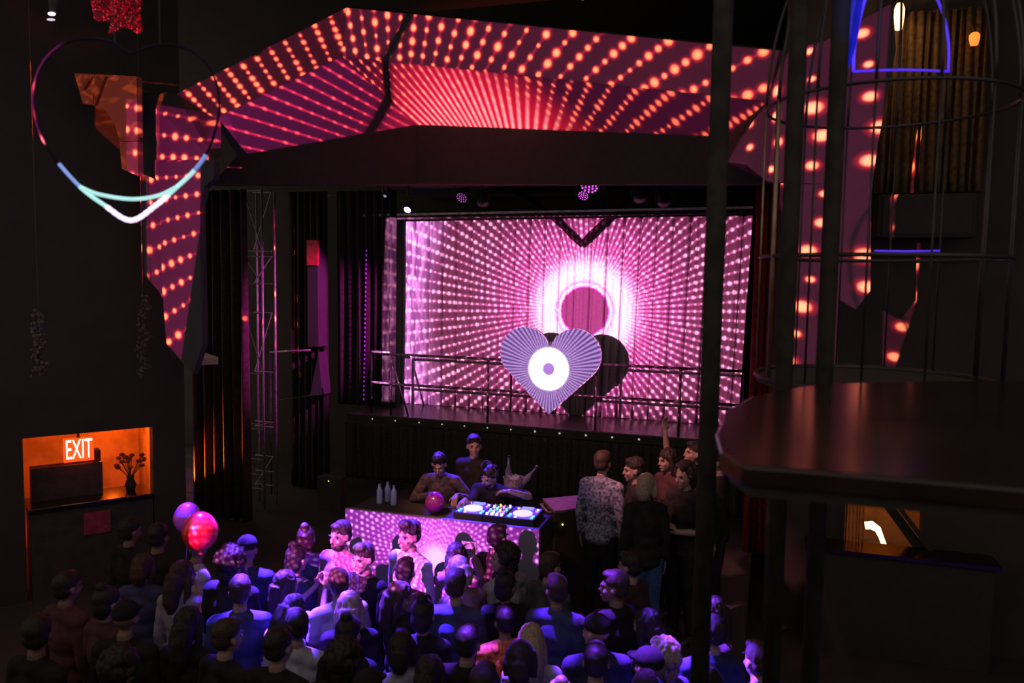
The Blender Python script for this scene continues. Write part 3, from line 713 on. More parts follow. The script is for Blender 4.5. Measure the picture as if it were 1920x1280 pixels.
# ------------------------------------------------------------------ hanging bird cage (a performer's cage), right foreground
CD = 3.9
cc = atD(1648, 520, CD)
def czz(py): return atD(1648, py, CD).z
cg = thing('bird_cage', 'large black hanging bird cage with thin bars and blue lit hoops, right foreground', 'cage', (cc.x, cc.y, czz(712)))
CRD = .555
def ring(r, z, tr, mt, name='cage_ring', a0=0, a1=2*PI, n=64):
    full = abs(a1-a0-2*PI) < 1e-6
    pts = [Vector((cc.x+r*math.cos(a0+(a1-a0)*i/(n if full else n-1)), cc.y+r*math.sin(a0+(a1-a0)*i/(n if full else n-1)), z)) for i in range(n)]
    return MB().tube(pts, tr, 8, full).build(name, mt, cg, smooth=True)
zt0, zb0 = czz(205), czz(712)
ztop = zt0+.95
for z, tr in ((zt0, .008), (czz(484), .010), (zb0, .014)): ring(CRD, z, tr, M['metal'])
for k in range(14):
    a = YAW + 2*PI*(k+.35)/14
    p = Vector((cc.x+CRD*math.cos(a), cc.y+CRD*math.sin(a), 0))
    MB().tube([(p.x, p.y, zb0), (p.x, p.y, zt0)], .005 if k % 7 else .010, 8).build('cage_bar', M['brass'] if k in (6, 7) else M['metal'], cg, smooth=True)
    pts = []
    for i in range(14):
        t = i/13*PI/2; rr_ = CRD*math.cos(t)**.8 if t < PI/2-.01 else .02
        pts.append((cc.x+rr_*math.cos(a), cc.y+rr_*math.sin(a), zt0+.95*math.sin(t)))
    MB().tube(pts, .007, 8).build('dome_rib', M['metal'], cg, smooth=True)
MB().tube([(cc.x, cc.y, ztop), (cc.x, cc.y, 7.66)], .012, 8).build('hanging_rod', M['metal'], cg)
MB().lathe([(CRD, zb0-.03), (CRD, zb0-.005), (.01, zb0-.005)], (cc.x, cc.y, 0), 40).build('cage_floor', M['black'], cg)
blue = mat('blue_neon', (.1, .1, 1), .4, emit=(.055, .012, .60), es=1.25)
# blue lit inner dome frame
ra = (1780-1600)/2/1500*CD
cx_ = atD(1690, 133, CD); o_ = Vector((cx_.x, cx_.y))
def iarc(px_l, px_r, py): return None
za = atD(1690, 133, CD).z
MB().tube([atD(1600, 134, CD), atD(1640, 132, CD), atD(1690, 131, CD), atD(1740, 132, CD), atD(1780, 134, CD)], .006, 8).build('blue_neon_hoop', blue, cg, smooth=True)
MB().tube(spl([atD(x, y, CD) for x, y in ((1778, 134), (1779, 90), (1775, 55), (1766, 20), (1750, -15), (1720, -60), (1690, -90))], 5, False), .0065, 8).build('blue_neon_arc', blue, cg, smooth=True)
MB().tube(spl([atD(x, y, CD) for x, y in ((1600, 134), (1602, 90), (1610, 45), (1622, 0), (1645, -50), (1690, -90))], 5, False), .008, 8).build('blue_neon_arc', blue, cg, smooth=True)
MB().tube([atD(1640, 470, CD), atD(1700, 471, CD), atD(1762, 470, CD)], .0045, 8).build('blue_neon_bar', blue, cg, smooth=True)
# broad blue cloth ribbon inside the dome
rbb = MB()
L_ = [(1632, -60, 1570, -60), (1618, 0, 1588, 0), (1612, 40, 1580, 40), (1604, 85, 1576, 85), (1594, 120, 1572, 120), (1584, 138, 1576, 138)]
def rf(u, v):
    k = min(int(v*5), 4); t = v*5-k; a, b = L_[k], L_[k+1]
    xa, ya = a[0]+(b[0]-a[0])*t, a[1]+(b[1]-a[1])*t; xb = a[2]+(b[2]-a[2])*t
    return atD(xa+(xb-xa)*u, ya, CD-.25+.02*math.sin(u*9))
tag(rbb.grid(rf, 8, 20).build('cloth_ribbon', mat('blue_satin', (.04, .05, .9), .4, spec=.4), smooth=True, solid=.004), 'broad blue satin ribbon tied inside the top of the bird cage', 'ribbon')
spot('cage_blue_light', atD(1700, -120, 2.6), atD(1600, 70, CD-.2), 16, (.06, .10, 1), 32, .5, .04)

# posts of the balcony
PM = mat('black_post_paint', (.026, .022, .019), .8, spec=.1)
for px, dd, wpx, lab in ((1337, 3.3, 36, 'thick black post crossing the right part of the pink backdrop'), (1476, 3.35, 32, 'thick black post at the left edge of the bird cage'), (1552, 3.38, 32, 'thick black post in front of the bird cage')):
    b_ = atD(px, 560, dd); r_ = wpx/2/1500*dd
    ps = thing('balcony_post', lab, 'post', (b_.x, b_.y, 0))
    MB().tube([(b_.x, b_.y, 0), (b_.x, b_.y, 7.65)], r_, 16).build('post_shaft', PM, ps, smooth=True)
    MB().lathe([(r_*1.8, 0), (r_*1.8, .02), (r_, .03)], (b_.x, b_.y, 0), 20).build('base_plate', M['black'], ps)

# balcony ledge
LZ = 3.6
lg = thing('balcony_ledge', 'glossy dark red-brown balcony ledge out of focus in the right foreground', 'ledge', atZ(1500, 800, LZ))
lp = [atZ(x, y, LZ) for x, y in ((1392, 872), (1352, 846), (1342, 810), (1362, 768), (1410, 742), (1480, 727), (1560, 718), (1760, 714), (2150, 712), (2150, 935), (1600, 888), (1500, 880))]
MB().prism(lp, (0, 0, -.05)).build('ledge_top', M['table'], lg, bevel=.008)
c_ = sum(lp, Vector())/len(lp)
MB().prism([c_+(p-c_)*.94-Vector((0, 0, .05)) for p in lp], (0, 0, -.03)).build('ledge_apron', M['black'], lg)

# neon heart, left foreground
ND = 3.0
nh = thing('neon_heart_frame', 'large hanging heart outline at upper left, its lower tip lit cyan and violet', 'neon heart', atD(245, 413, ND))
hp_ = [(245, 100), (215, 80), (175, 73), (130, 78), (95, 100), (72, 135), (63, 175), (66, 215), (78, 255), (103, 297), (150, 350), (195, 384), (245, 413), (292, 385), (330, 352), (362, 322), (386, 290), (402, 250), (411, 205), (408, 165), (392, 125), (362, 97), (325, 84), (285, 86)]
def nseg(a, b, k=5):
    q = spl([atD(x, y, ND) for x, y in hp_], k, True); return q[a*k:b*k+1]
full = spl([atD(x, y, ND) for x, y in hp_], 5, True)
MB().tube(full, .0052, 8, True).build('heart_tube', mat('unlit_violet_tube', (.022, .012, .032), .95, spec=.05), nh, smooth=True)
cy1 = mat('blue_cyan_glow', (.4, .6, 1), .4, emit=(.10, .18, .52), es=1.0); cy2 = mat('pale_cyan_glow', (.5, .9, 1), .4, emit=(.36, .68, .66), es=1.05)
vi = mat('white_violet_glow', (1, .8, 1), .4, emit=(.85, .62, 1.0), es=1.5)
hk = spl([atD(x, y, ND) for x, y in hp_], 10, True)
MB().tube(hk[92:101], .0075, 8).build('blue_lit_tube', cy1, nh, smooth=True)
MB().tube(hk[100:112], .0082, 8).build('cyan_lit_tube', cy2, nh, smooth=True)
MB().tube(hk[111:137], [.0088+.0016*(i % 2) for i in range(26)], 8).build('violet_lit_tube', vi, nh, smooth=True)
MB().tube(hk[136:152], .0082, 8).build('cyan_lit_tube', cy2, nh, smooth=True)
MB().tube(hk[151:161], .0075, 8).build('blue_lit_tube', cy1, nh, smooth=True)
MB().tube(spl([atD(x, y, ND-.02) for x, y in ((150, 350), (185, 364), (245, 373), (295, 367), (332, 350))], 8, False), .0072, 8).build('cross_strand', cy2, nh, smooth=True)
for px in (215, 300):
    p = atD(px, 82, ND); MB().tube([p, Vector((p.x, p.y, 7.65))], .002, 5).build('hanging_wire', M['metal'], nh)

# crimson sequin star, top left
sd = 7.2
stt = thing('sequin_star', 'crimson sequined star ornament hanging at the top left', 'ornament', atD(215, 20, sd))
rnd = random.Random(5)
outl = [(165, -20), (268, -20), (262, 20), (265, 40), (266, 55), (255, 62), (240, 52), (228, 50), (212, 60), (203, 62), (207, 40), (190, 40), (178, 38), (172, 15)]
MB().prism([atD(x, y, sd+.02) for x, y in outl], FWD*.03).build('star_backing', mat('dark_red_foil', (.10, .004, .012), .5), stt)
def inside(x, y):
    c = False
    for i in range(len(outl)):
        x1_, y1_ = outl[i-1]; x2_, y2_ = outl[i]
        if (y1_ > y) != (y2_ > y) and x < (x2_-x1_)*(y-y1_)/(y2_-y1_)+x1_: c = not c
    return c
sq = MB(); sq2 = MB()
for i in range(900):
    x, y = rnd.uniform(165, 268), rnd.uniform(-18, 62)
    if not inside(x, y): continue
    c = atD(x, y, sd-.005); m_ = Euler((rnd.uniform(-.7, .7)+PI/2, rnd.uniform(-.7, .7), rnd.uniform(0, 3))).to_matrix()
    (sq if rnd.random() < .8 else sq2).box(c, (.0155, .0155, .002), m_)
q = sq.build('sequins', mat('crimson_sequin', (.9, .02, .10), .25, .6), stt); q['kind'] = 'stuff'
q = sq2.build('bright_sequins', mat('pink_sequin', (1, .12, .22), .2, .3), stt); q['kind'] = 'stuff'
p = atD(215, -20, sd); MB().tube([p, Vector((p.x, p.y, 7.65))], .006, 6).build('hanging_wire', M['metal'], stt)
spot('star_red_light', atD(330, 60, 5.6), atD(215, 22, sd), 60, (1, .04, .10), 16, .4, .03)
# small ceiling lamps
for px, py, dd, sz, em, lab in ((97, 26, 6.5, .035, (1, .8, 1), 'small white stage light glowing at the far top left'), (1093, -3, 7.5, .03, (.8, 1, .9), 'tiny white ceiling light at the top centre edge')):
    c = atD(px, py, dd); t = thing('ceiling_spotlight', lab, 'stage light', c)
    MB().ell(c, (sz, sz*.7, sz*.42), seg=12, rings=8).build('lens', mat('white_lens', (1, 1, 1), .4, emit=em, es=1.6), t, smooth=True)
    if px < 500: MB().ell(c+Vector((-.01, 0, -.045)), (sz*1.1, sz*.7, sz*.2), seg=12, rings=8).build('lens_reflection', mat('reflection_glow', (1, 1, 1), .4, emit=em, es=.7), t, smooth=True)  # reflection of the lens put in as a small glowing shape
    MB().lathe([(sz*1.2, .0), (sz*1.3, .1), (sz*.6, .16)], c+Vector((0, .03, .02)), 14).build('housing', M['black'], t, smooth=True)
    MB().tube([c+Vector((0, .03, .15)), Vector((c.x, c.y+.03, 7.65))], .008, 6).build('drop_rod', M['metal'], t)

# ------------------------------------------------------------------ the booth and what stands on it
bo = thing('dj_booth', 'long music booth with a white front panel filled by the purple sunburst projection', 'booth', (bl+br_)/2*1-Vector((0, 0, 0)))
bo.location = Vector(((bl.x+br_.x)/2, (bl.y+br_.y)/2, 0))
bb = lambda s_, t_, z_: Vector((bl.x, bl.y, 0))+bd*s_+bn*t_+Vector((0, 0, z_))
BW = (Vector((br_.x, br_.y, 0))-Vector((bl.x, bl.y, 0))).length
def bbox(mb, s0, s1, t0, t1, z0, z1):
    return mb.prism([bb(s0, t0, z0), bb(s1, t0, z0), bb(s1, t1, z0), bb(s0, t1, z0)], (0, 0, z1-z0))
bbox(MB(), 0, BW, 0, .05, .12, BT).build('front_panel', mat('white_booth_panel', (.17, .155, .175), .8, col2=(.16, .145, .165)), bo)
bbox(MB(), 0.02, BW-.02, .05, .56, BT-.06, BT-.02).build('table_top', M['black'], bo)
for s_ in (.03, BW-.09): bbox(MB(), s_, s_+.06, .12, .6, Z_STAGE+.002, BT-.06).build('side_leg', M['black'], bo)
bbox(MB(), 0, BW, .0, .05, 0.0, .12).build('kick_board', M['black'], bo)

jog = mat('jog_wheel_glow', (.9, .8, 1), .3, emit=(.75, .5, .95), es=1.3); bluedeck = mat('blue_lit_deck_face', (.05, .04, .2), .3, emit=(.05, .02, .30), es=.8)
leds = [mat(n_, c_, .4, emit=c_, es=2.2) for n_, c_ in (('cyan_led', (.1, .9, 1)), ('green_led', (.1, 1, .4)), ('amber_led', (1, .55, .1)), ('white_led', (1, .9, 1)), ('magenta_led', (1, .15, .6)))]
def player(s0, label, w=.38, jogw=True):
    z0 = BT-.02+.001; p = thing('media_player', label, 'media player' if jogw else 'mixer', bb(s0+w/2, .3, z0))
    if not jogw: p.name = 'dj_mixer'
    bbox(MB(), s0, s0+w, .10, .50, z0, z0+.07).build('body', M['black'], p, bevel=.004)
    bbox(MB(), s0+.01, s0+w-.01, .11, .49, z0+.07, z0+.074).build('top_plate', bluedeck, p)
    rnd = random.Random(int(s0*100))
    if jogw:
        c = bb(s0+w/2, .26, z0+.074)
        MB().lathe([(.095, 0), (.098, .012), (.09, .018), (.075, .018)], c, 32).build('jog_wheel_rim', jog, p, smooth=True)
        MB().lathe([(.073, .0), (.073, .014), (.0, .016)], c, 32).build('jog_wheel_plate', M['black'], p, smooth=True)
        MB().lathe([(.035, .016), (.03, .022), (.0, .022)], c, 20).build('jog_display', jog, p, smooth=True)
        bbox(MB(), s0+.09, s0+w-.09, .41, .48, z0+.075, z0+.085).build('screen', mat('deck_screen', (.1, .1, .3), .3, emit=(.25, .30, .9), es=1.2), p)
        for i, (du, dt) in enumerate(((.03, .14), (.03, .2), (.05, .42), (w-.05, .42), (w-.05, .36), (w-.04, .2), (w-.04, .14), (.10, .12))):
            bbox(MB(), s0+du, s0+du+.022, dt, dt+.018, z0+.074, z0+.083).build('button', leds[i % 5], p)
    else:
        for i in range(4):
            for j in range(5):
                c = bb(s0+.03+i*.05, .2+j*.06, z0+.074)
                MB().lathe([(.012, 0), (.010, .022), (0, .022)], c, 10).build('knob', leds[(i*3+j) % 5] if (i+j) % 2 else M['chrome'], p)
        for i in range(4): bbox(MB(), s0+.025+i*.05, s0+.04+i*.05, .12, .16, z0+.074, z0+.09).build('fader', leds[3], p)
    return p
u = BW/(1011-647.)
def su(px): return (px-647)*u
player(su(850), 'media player with a white lit jog wheel under the reaching hand', .30)
player(su(850)+.305, 'square mixer with coloured knobs between the two media players', .21, False)
player(su(850)+.52, 'media player with a white lit jog wheel at the right end of the booth', .30)
# balloons
def balloon(name, c, r, m, label, tail=.35):
    c = Vector(c); t = thing(name, label, 'balloon', c-Vector((0, 0, r*1.1)))
    MB().lathe([(r*math.sin(PI*i/22)*(1-.10*max(0, -math.cos(PI*(22-i)/22)*-1)), -r*1.12*math.cos(PI*i/22)) for i in range(0, 23)], c, 28).build('balloon_skin', m, t, smooth=True)
    MB().lathe([(.004, .03), (.022, .0)], c-Vector((0, 0, r*1.12+.03)), 10).build('knot', m, t)
    if tail: MB().tube([c-Vector((0, 0, r*1.12+.03)), c-Vector((.02, .01, r*1.12+tail*.5)), c-Vector((0, 0, r*1.12+tail))], .0025, 5).build('string', m, t)
    return t
def latex(name, col):
    m = mat(name, col, .25, spec=.6, col2=tuple(c*.92 for c in col)); b_ = m.node_tree.nodes['Principled BSDF']
    b_.inputs['Subsurface Weight'].default_value = .25; b_.inputs['Subsurface Scale'].default_value = .1; return m
balloon('balloon', bb(su(808), .19, BT+.10), .100, latex('magenta_latex', (.28, .015, .24)), 'magenta balloon lying on the booth between the two musicians', 0)
bA, bB = atD(352, 970, 6.7), atD(375, 995, 6.2)
balloon('balloon', bA, .115, latex('violet_latex', (.62, .10, .80)), 'glowing violet balloon behind the red one, left of the crowd', .5)
balloon('balloon', bB, .135, latex('red_latex', (.60, .02, .03)), 'shiny red balloon held above the left of the crowd', .5)
spot('violet_balloon_light', bA+Vector((-1.6, 0.9, 1.8)), bA, 120, (.65, .06, 1), 9, .6, .04)
spot('red_balloon_light', bB+Vector((-.5, -1.5, 1.6)), bB, 13, (1, .22, .15), 13, .6, .04)
# water bottles on the booth
plast = mat('clear_bottle_plastic', (.40, .45, .65), .15, spec=.8, col2=(.36, .40, .6))
for i, (px, lab) in enumerate(((716, 'leftmost water bottle on the booth'), (724, 'water bottle in the middle of the three on the booth'), (745, 'water bottle standing alone at the right of the three on the booth'))):
    c = bb(su(px-30), .34+.1*(i % 2), BT-.02); t = thing('water_bottle', lab, 'bottle', c, group='water bottles on the booth')
    MB().lathe([(.030, 0), (.032, .02), (.030, .09), (.032, .14), (.014, .18), (.012, .195)], c, 16).build('bottle_body', plast, t, smooth=True)
    MB().lathe([(.014, .193), (.014, .212), (.0, .213)], c, 12).build('cap', mat('pale_blue_cap', (.3, .4, .8), .4), t, smooth=True)
# ice bucket with bottles on a round stand
ic = atZ(963, 925, 1.16); ic.z = Z_STAGE
tb = thing('side_table', 'small round black table carrying the ice bucket behind the musicians', 'table', ic)
MB().lathe([(.22, .62), (.24, .64), (.24, .66), (0, .66)], ic, 28).build('table_top', M['table'], tb, smooth=False)
MB().lathe([(.16, 0), (.15, .02), (.025, .04), (.022, .62)], ic, 20).build('pedestal', M['metal'], tb, smooth=True)
tz = Z_STAGE+.661
ib = thing('ice_bucket', 'clear purple-lit ice bucket on the small round table', 'ice bucket', (ic.x, ic.y, tz))
cryst = mat('cut_crystal', (.55, .38, .65), .12, spec=1, col2=(.25, .12, .35), nscale=50)
MB().lathe([(.10, 0), (.12, .03), (.135, .20), (.142, .22), (.13, .22), (.115, .04)], (ic.x, ic.y, tz), 24).build('bucket_wall', cryst, ib, smooth=False)
icem = MB(); rnd = random.Random(8)
for i in range(22):
    a = rnd.uniform(0, 6.3); rr_ = rnd.uniform(0, .09)
    icem.box((ic.x+rr_*math.cos(a), ic.y+rr_*math.sin(a), tz+.20+rnd.uniform(-.01, .04)), (.03, .03, .03), Euler((rnd.uniform(0, 3),)*3).to_matrix())
q = icem.build('ice_cubes', mat('ice', (.8, .75, .9), .1, spec=1), ib); q['kind'] = 'stuff'
for dx_, ang, lab, hh in ((-.075, 0, 'upright tall bottle standing in the ice bucket', .42), (.07, .65, 'slanted slim bottle leaning out of the ice bucket', .40)):
    c = Vector((ic.x+dx_, ic.y, tz+.07)); q_ = Matrix.Rotation(ang, 3, 'Y'); t = thing('liquor_bottle', lab, 'bottle', c)
    MB().lathe([(.04, 0), (.042, .02), (.042, hh*.55), (.016, hh*.72), (.014, hh)], c, 16, q_).build('bottle_body', mat('purple_glass', (.35, .22, .5), .1, spec=1), t, smooth=True)
    MB().lathe([(.017, hh*.97), (.017, hh*1.03), (0, hh*1.03)], c, 12, q_).build('bottle_cap', M['chrome'], t)
gl = thing('drinking_glass', 'small glass with a bright rim on the round table in front of the ice bucket', 'glass', (ic.x+.05, ic.y-.17, tz))
MB().lathe([(.033, 0), (.038, .12), (.034, .12), (.030, .01)], (ic.x+.05, ic.y-.16, tz), 18).build('tumbler', M['chrome'], gl, smooth=True)
spot('bucket_light', (ic.x-.6, ic.y-1.2, 4.3), (ic.x, ic.y, tz+.2), 25, (.60, .22, 1), 12, .5, .03)
# equipment rack on the right
rz = 1.5
rk_l, rk_r = atZ(1017, 937, rz), atZ(1142, 930, rz)
rk = thing('equipment_rack', 'black equipment rack beside the booth with a magenta-lit top', 'equipment rack', (rk_l.x, rk_l.y, Z_STAGE))
q4 = [atZ(1017, 934, rz), atZ(1040, 958, rz), atZ(1140, 944, rz), atZ(1112, 925, rz)]
lo_ = [Vector((p.x, p.y, Z_STAGE+.002)) for p in q4]
MB().prism(lo_, (0, 0, rz-Z_STAGE-.03)).build('rack_case', M['black'], rk, bevel=.01)
MB().prism([p-Vector((0, 0, .028)) for p in q4], (0, 0, .028)).build('rack_lid', mat('grey_lid', (.16, .12, .16), .6), rk, bevel=.006)
e1 = (lo_[1]-lo_[0]); 
def rkp(u_, z_): return lo_[0]+e1*u_+Vector((0, 0, z_-Z_STAGE))
nrm = Vector((-e1.y, e1.x, 0)).normalized()*-1
if nrm.dot(lo_[2]-lo_[1]) > 0: nrm = -nrm
for k in range(4):
    z_ = rz-.08-k*.14 
    MB().prism([rkp(.1, z_)+nrm*.004, rkp(.9, z_)+nrm*.004, rkp(.9, z_-.11)+nrm*.004, rkp(.1, z_-.11)+nrm*.004], nrm*.015).build('rack_unit', M['metal'], rk)
MB().tube([rkp(.2, rz-.04)+nrm*.01, rkp(.2, rz-.04)+nrm*.05, rkp(.8, rz-.04)+nrm*.05, rkp(.8, rz-.04)+nrm*.01], .01, 6).build('rack_handle', M['steel'], rk)
grl = mat('yellow_green_led', (.7, 1, .1), .4, emit=(.6, .9, .08), es=4)
c = atZ(1055, 968, 1.35); f = (lo_[2]-lo_[1]); 
pc = lo_[1]+f*.14+Vector((0, 0, 1.34-Z_STAGE)); nf = Vector((f.y, -f.x, 0)).normalized()
MB().ell(pc+nf*.01, .010, seg=8, rings=6).build('power_led', grl, rk)
spot('rack_top_light', Vector((rk_l.x-.4, rk_l.y+1.0, 5.2)), (q4[0]+q4[2])/2, 420, (.75, .03, .85), 17, .35, .03)
# small standby light box left of the booth
pl_ = atZ(615, 902, .95); sb_ = thing('stage_box', 'low black stage box with a tiny green light, left of the booth', 'stage box', (pl_.x, pl_.y, Z_STAGE))
MB().box((pl_.x, pl_.y+.12, Z_STAGE+.252), (.4, .2, .5)).build('box_body', M['black'], sb_, bevel=.01)
MB().ell((pl_.x, pl_.y+.015, .95), .008, seg=8, rings=6).build('standby_led', grl, sb_)
# dry garlands on the left wall
def garland(px0, py0, py1, Y, label):
    rnd = random.Random(px0); t = thing('hanging_garland', label, 'garland', atY(px0, py0, Y)); leaf = MB(); pts = []
    for i in range(24):
        y = py0+(py1-py0)*i/23; pts.append(atY(px0+5*math.sin(i*.7), y, Y))
    pts.insert(0, Vector((pts[0].x, pts[0].y, 7.65))); MB().tube(pts, .004, 5).build('garland_cord', M['wood'], t)
    for p in pts[1:]:
        for k in range(5):
            c = p+Vector((rnd.uniform(-.06, .06), rnd.uniform(-.04, .04), rnd.uniform(-.04, .04)))
            leaf.ell(c, (.022, .022, .012), Euler((rnd.uniform(0, 3), rnd.uniform(0, 3), 0)).to_matrix(), 6, 4)
    q = leaf.build('petals', mat('dusty_petals', (.10, .06, .06), .8), t); q['kind'] = 'stuff'
garland(268, 560, 700, 7.6, 'faint dusty flower garland hanging left of the projected arch leg')
garland(72, 590, 700, 6.1, 'faint dusty flower garland on the dark left wall above the bar opening')

# ------------------------------------------------------------------ people
DG = bpy.context.evaluated_depsgraph_get
def remesh(mb, name, vox, mats, sm=2, post=None):
    me = mb.mesh(name); o = bpy.data.objects.new(name, me); COL.objects.link(o)
    m = o.modifiers.new('r', 'REMESH'); m.mode = 'VOXEL'; m.voxel_size = vox; m.use_smooth_shade = True
    s = o.modifiers.new('s', 'SMOOTH'); s.factor = .6; s.iterations = sm
    bpy.context.view_layer.update()
    r = bpy.data.meshes.new_from_object(o.evaluated_get(DG())); bpy.data.objects.remove(o); bpy.data.meshes.remove(me)
    r.name = name
    if post:
        for v in r.vertices: v.co = post(v.co)
    r.materials.clear(); r.materials.append(mats)
    for p in r.polygons: p.use_smooth = True
    return r
def rotv(v, c, ax, a): return c + Matrix.Rotation(a, 3, ax) @ (v-c)
class Pose:
    """arms: dict side(-1 left, +1 right of the person) -> (elbow offset, wrist offset, finger direction) from the shoulder, person faces +Y"""
    def __init__(s, lean=0, pitch=0, yaw=0, female=False, arms=None, curl=.5, tilt=0):
        s.lean, s.pitch, s.yaw, s.female, s.curl, s.tilt = lean, pitch, yaw, female, curl, tilt
        s.pel = Vector((0, 0, .97))
        s.arms = arms or {}
    def T(s, v): return rotv(Vector(v), s.pel, 'X', -s.lean)
    def H(s, v):    # v relative to the head centre
        nb = Vector((0, -.005, 1.47)); p = Vector(v)+Vector((0, .012, 1.63))
        p = rotv(p, nb, 'Z', s.yaw); p = rotv(p, nb, 'X', -s.pitch); p = rotv(p, nb, 'Y', s.tilt)
        return s.T(p)
    def HR(s): return Matrix.Rotation(-s.lean, 3, 'X') @ Matrix.Rotation(s.tilt, 3, 'Y') @ Matrix.Rotation(-s.pitch, 3, 'X') @ Matrix.Rotation(s.yaw, 3, 'Z')
    def shoulder(s, sd): return s.T((sd*(.150 if s.female else .172), 0, 1.405))
    def arm(s, sd):
        sh = s.shoulder(sd)
        e, w, fd = s.arms.get(sd, (Vector((sd*.05, -.02, -.28)), Vector((sd*.06, .04, -.53)), Vector((0, .15, -1))))
        return sh, sh+Vector(e), sh+Vector(w), Vector(fd).normalized()
def hand(mb, w, fd, palm_n, sd, curl, k=1.0):
    x = fd.cross(palm_n).normalized()*sd        # towards the thumb
    m = Matrix((x, fd, palm_n)).transposed()
    mb.ell(w+fd*.045, (.040*k, .052*k, .017*k), m, 12, 8)
    for i, (off, L) in enumerate(((.028, .074), (.010, .082), (-.010, .076), (-.028, .060))):
        b_ = w+fd*.082+x*off; d1 = (fd*math.cos(curl*.5)+palm_n*math.sin(curl*.5)).normalized(); c1 = b_+d1*L*.5
        d2 = (fd*math.cos(curl*1.4)+palm_n*math.sin(curl*1.4)).normalized(); c2 = c1+d2*L*.5
        mb.tube([b_-fd*.02, c1, c2], [.0095*k, .009*k, .0075*k], 8)
    t0 = w+fd*.025+x*.030; t1 = t0+(x*.7+fd*.6+palm_n*.3).normalized()*.035; t2 = t1+(x*.2+fd*.9+palm_n*.35).normalized()*.030
    mb.tube([t0-x*.01, t1, t2], [.013*k, .0105*k, .009*k], 8)
def legs(P, mb, g=0.0, foot=True):
    for sd in (-1, 1):
        hip = Vector((sd*.085, 0, .92)); kn = Vector((sd*.10, .015, .50)); an = Vector((sd*.11, -.01, .085))
        mb.tube([hip, hip.lerp(kn, .5), kn, kn.lerp(an, .4), an], [.088+g, .078+g, .056+g, .054+g, .038+g*1.4], 12)
        if foot: mb.ell((sd*.115, .05, .04), (.042, .12, .035), None, 12, 8)
def torso(P, mb, g=0.0, neck=True):
    f = P.female
    hip = mb.ell((0, 0, .95), (.158+g, .112+g, .13+g), None, 18, 12)
    for z, rx, ry, rz in ((1.10, .125 if f else .142, .095, .14), (1.27, .142 if f else .165, .108, .17)):
        mb.ell(P.T((0, 0, z)), (rx+g, ry+g, rz+g), Matrix.Rotation(-P.lean, 3, 'X'), 18, 12)
    if f:
        for sd in (-1, 1): mb.ell(P.T((sd*.065, .085, 1.27)), (.058+g, .05+g, .058+g), None, 12, 8)
    w = .135 if f else .158
    mb.tube([P.T((-w, 0, 1.405)), P.T((0, -.005, 1.425)), P.T((w, 0, 1.405))], [.055+g, .068+g, .055+g], 14)
    mb.tube([P.T((-w*.6, -.005, 1.43)), P.T((0, -.01, 1.475)), P.T((w*.6, -.005, 1.43))], [.035+g, .05+g*.5, .035+g], 12)
EYE = [(sd*.031, .083, .004) for sd in (-1, 1)]
def body_mesh(P, name, vox=.0105, skin=None):
    mb = MB(); legs(P, mb); torso(P, mb)
    HR = P.HR()
    mb.tube([P.T((0, -.005, 1.42)), P.H((0, -.02, -.09))], [.056 if not P.female else .048, .050 if not P.female else .043], 14)
    for c, r_ in (((0, -.014, .028), (.074, .092, .090)), ((0, .018, -.030), (.060, .070, .082)), ((0, .062, -.093), (.026, .024, .020)), ((0, .080, .022), (.045, .016, .010)),
                  ((.036, .062, -.028), (.022, .02, .018)), ((-.036, .062, -.028), (.022, .02, .018)), ((.078, -.008, -.012), (.009, .019, .030)), ((-.078, -.008, -.012), (.009, .019, .030)), ((0, .083, -.063), (.024, .012, .010))):
        mb.ell(P.H(c), r_, HR, 14, 10)
    mb.tube([P.H((0, .086, .010)), P.H((0, .104, -.022)), P.H((0, .108, -.034))], [.009, .012, .013], 8)
    for sd in (-1, 1):
        sh, el, wr, fd = P.arm(sd)
        mb.ell(sh, .056, None, 12, 8)
        mb.tube([sh, sh.lerp(el, .5), el, el.lerp(wr, .35), wr], [.050, .045, .036, .037, .026] if not P.female else [.044, .038, .031, .032, .023], 12)
        pn = fd.cross(Vector((0, 0, 1)) if abs(fd.z) < .8 else Vector((0, 1, 0))); pn = pn.cross(fd).normalized()
        if abs(fd.z) >= .8: pn = Vector((-sd, 0, 0))-fd*(-sd*fd.x); pn.normalize()
        else: pn = -pn if pn.z > 0 else pn
        hand(mb, wr, fd, pn, sd, P.curl, 1.0 if not P.female else .92)
    eyes = [P.H(e) for e in EYE]; HRi = HR
    def post(c):
        for e in eyes:
            d = (c-e).length
            if d < .028: c = c - (HRi @ Vector((0, 1, 0)))*(.0055*(1-(d/.028)**2))
        return c
    return remesh(mb, name, vox, skin or M['skin'], 3, post)
def shirt_mesh(P, name, long=False, vox=.013):
    mb = MB(); torso(P, mb, .014); g = .013
    for sd in (-1, 1):
        sh, el, wr, fd = P.arm(sd)
        mb.ell(sh, .068, None, 12, 8)
        if long: mb.tube([sh, sh.lerp(el, .5), el, el.lerp(wr, .5), el.lerp(wr, .93)], [.060, .058, .050, .046, .038], 12)
        else: mb.tube([sh, sh.lerp(el, .45), sh.lerp(el, .72)], [.060, .060, .062], 12)
    mb.ell((0, 0, .90), (.176, .135, .09), None, 18, 10)
    rnd_ = random.Random(3)
    def post(c):
        n = noise.noise(c*9)*.006+noise.noise(c*22)*.003
        d = Vector((c.x, c.y, 0)); return c + (d.normalized()*n if d.length > .01 else d)
    return remesh(mb, name, vox, CL['black'], 2, post)
def trouser_mesh(P, name): 
    mb = MB(); legs(P, mb, .012, False); mb.ell((0, 0, .93), (.168, .124, .12), None, 18, 12)
    return remesh(mb, name, .015, CL['black'], 2)
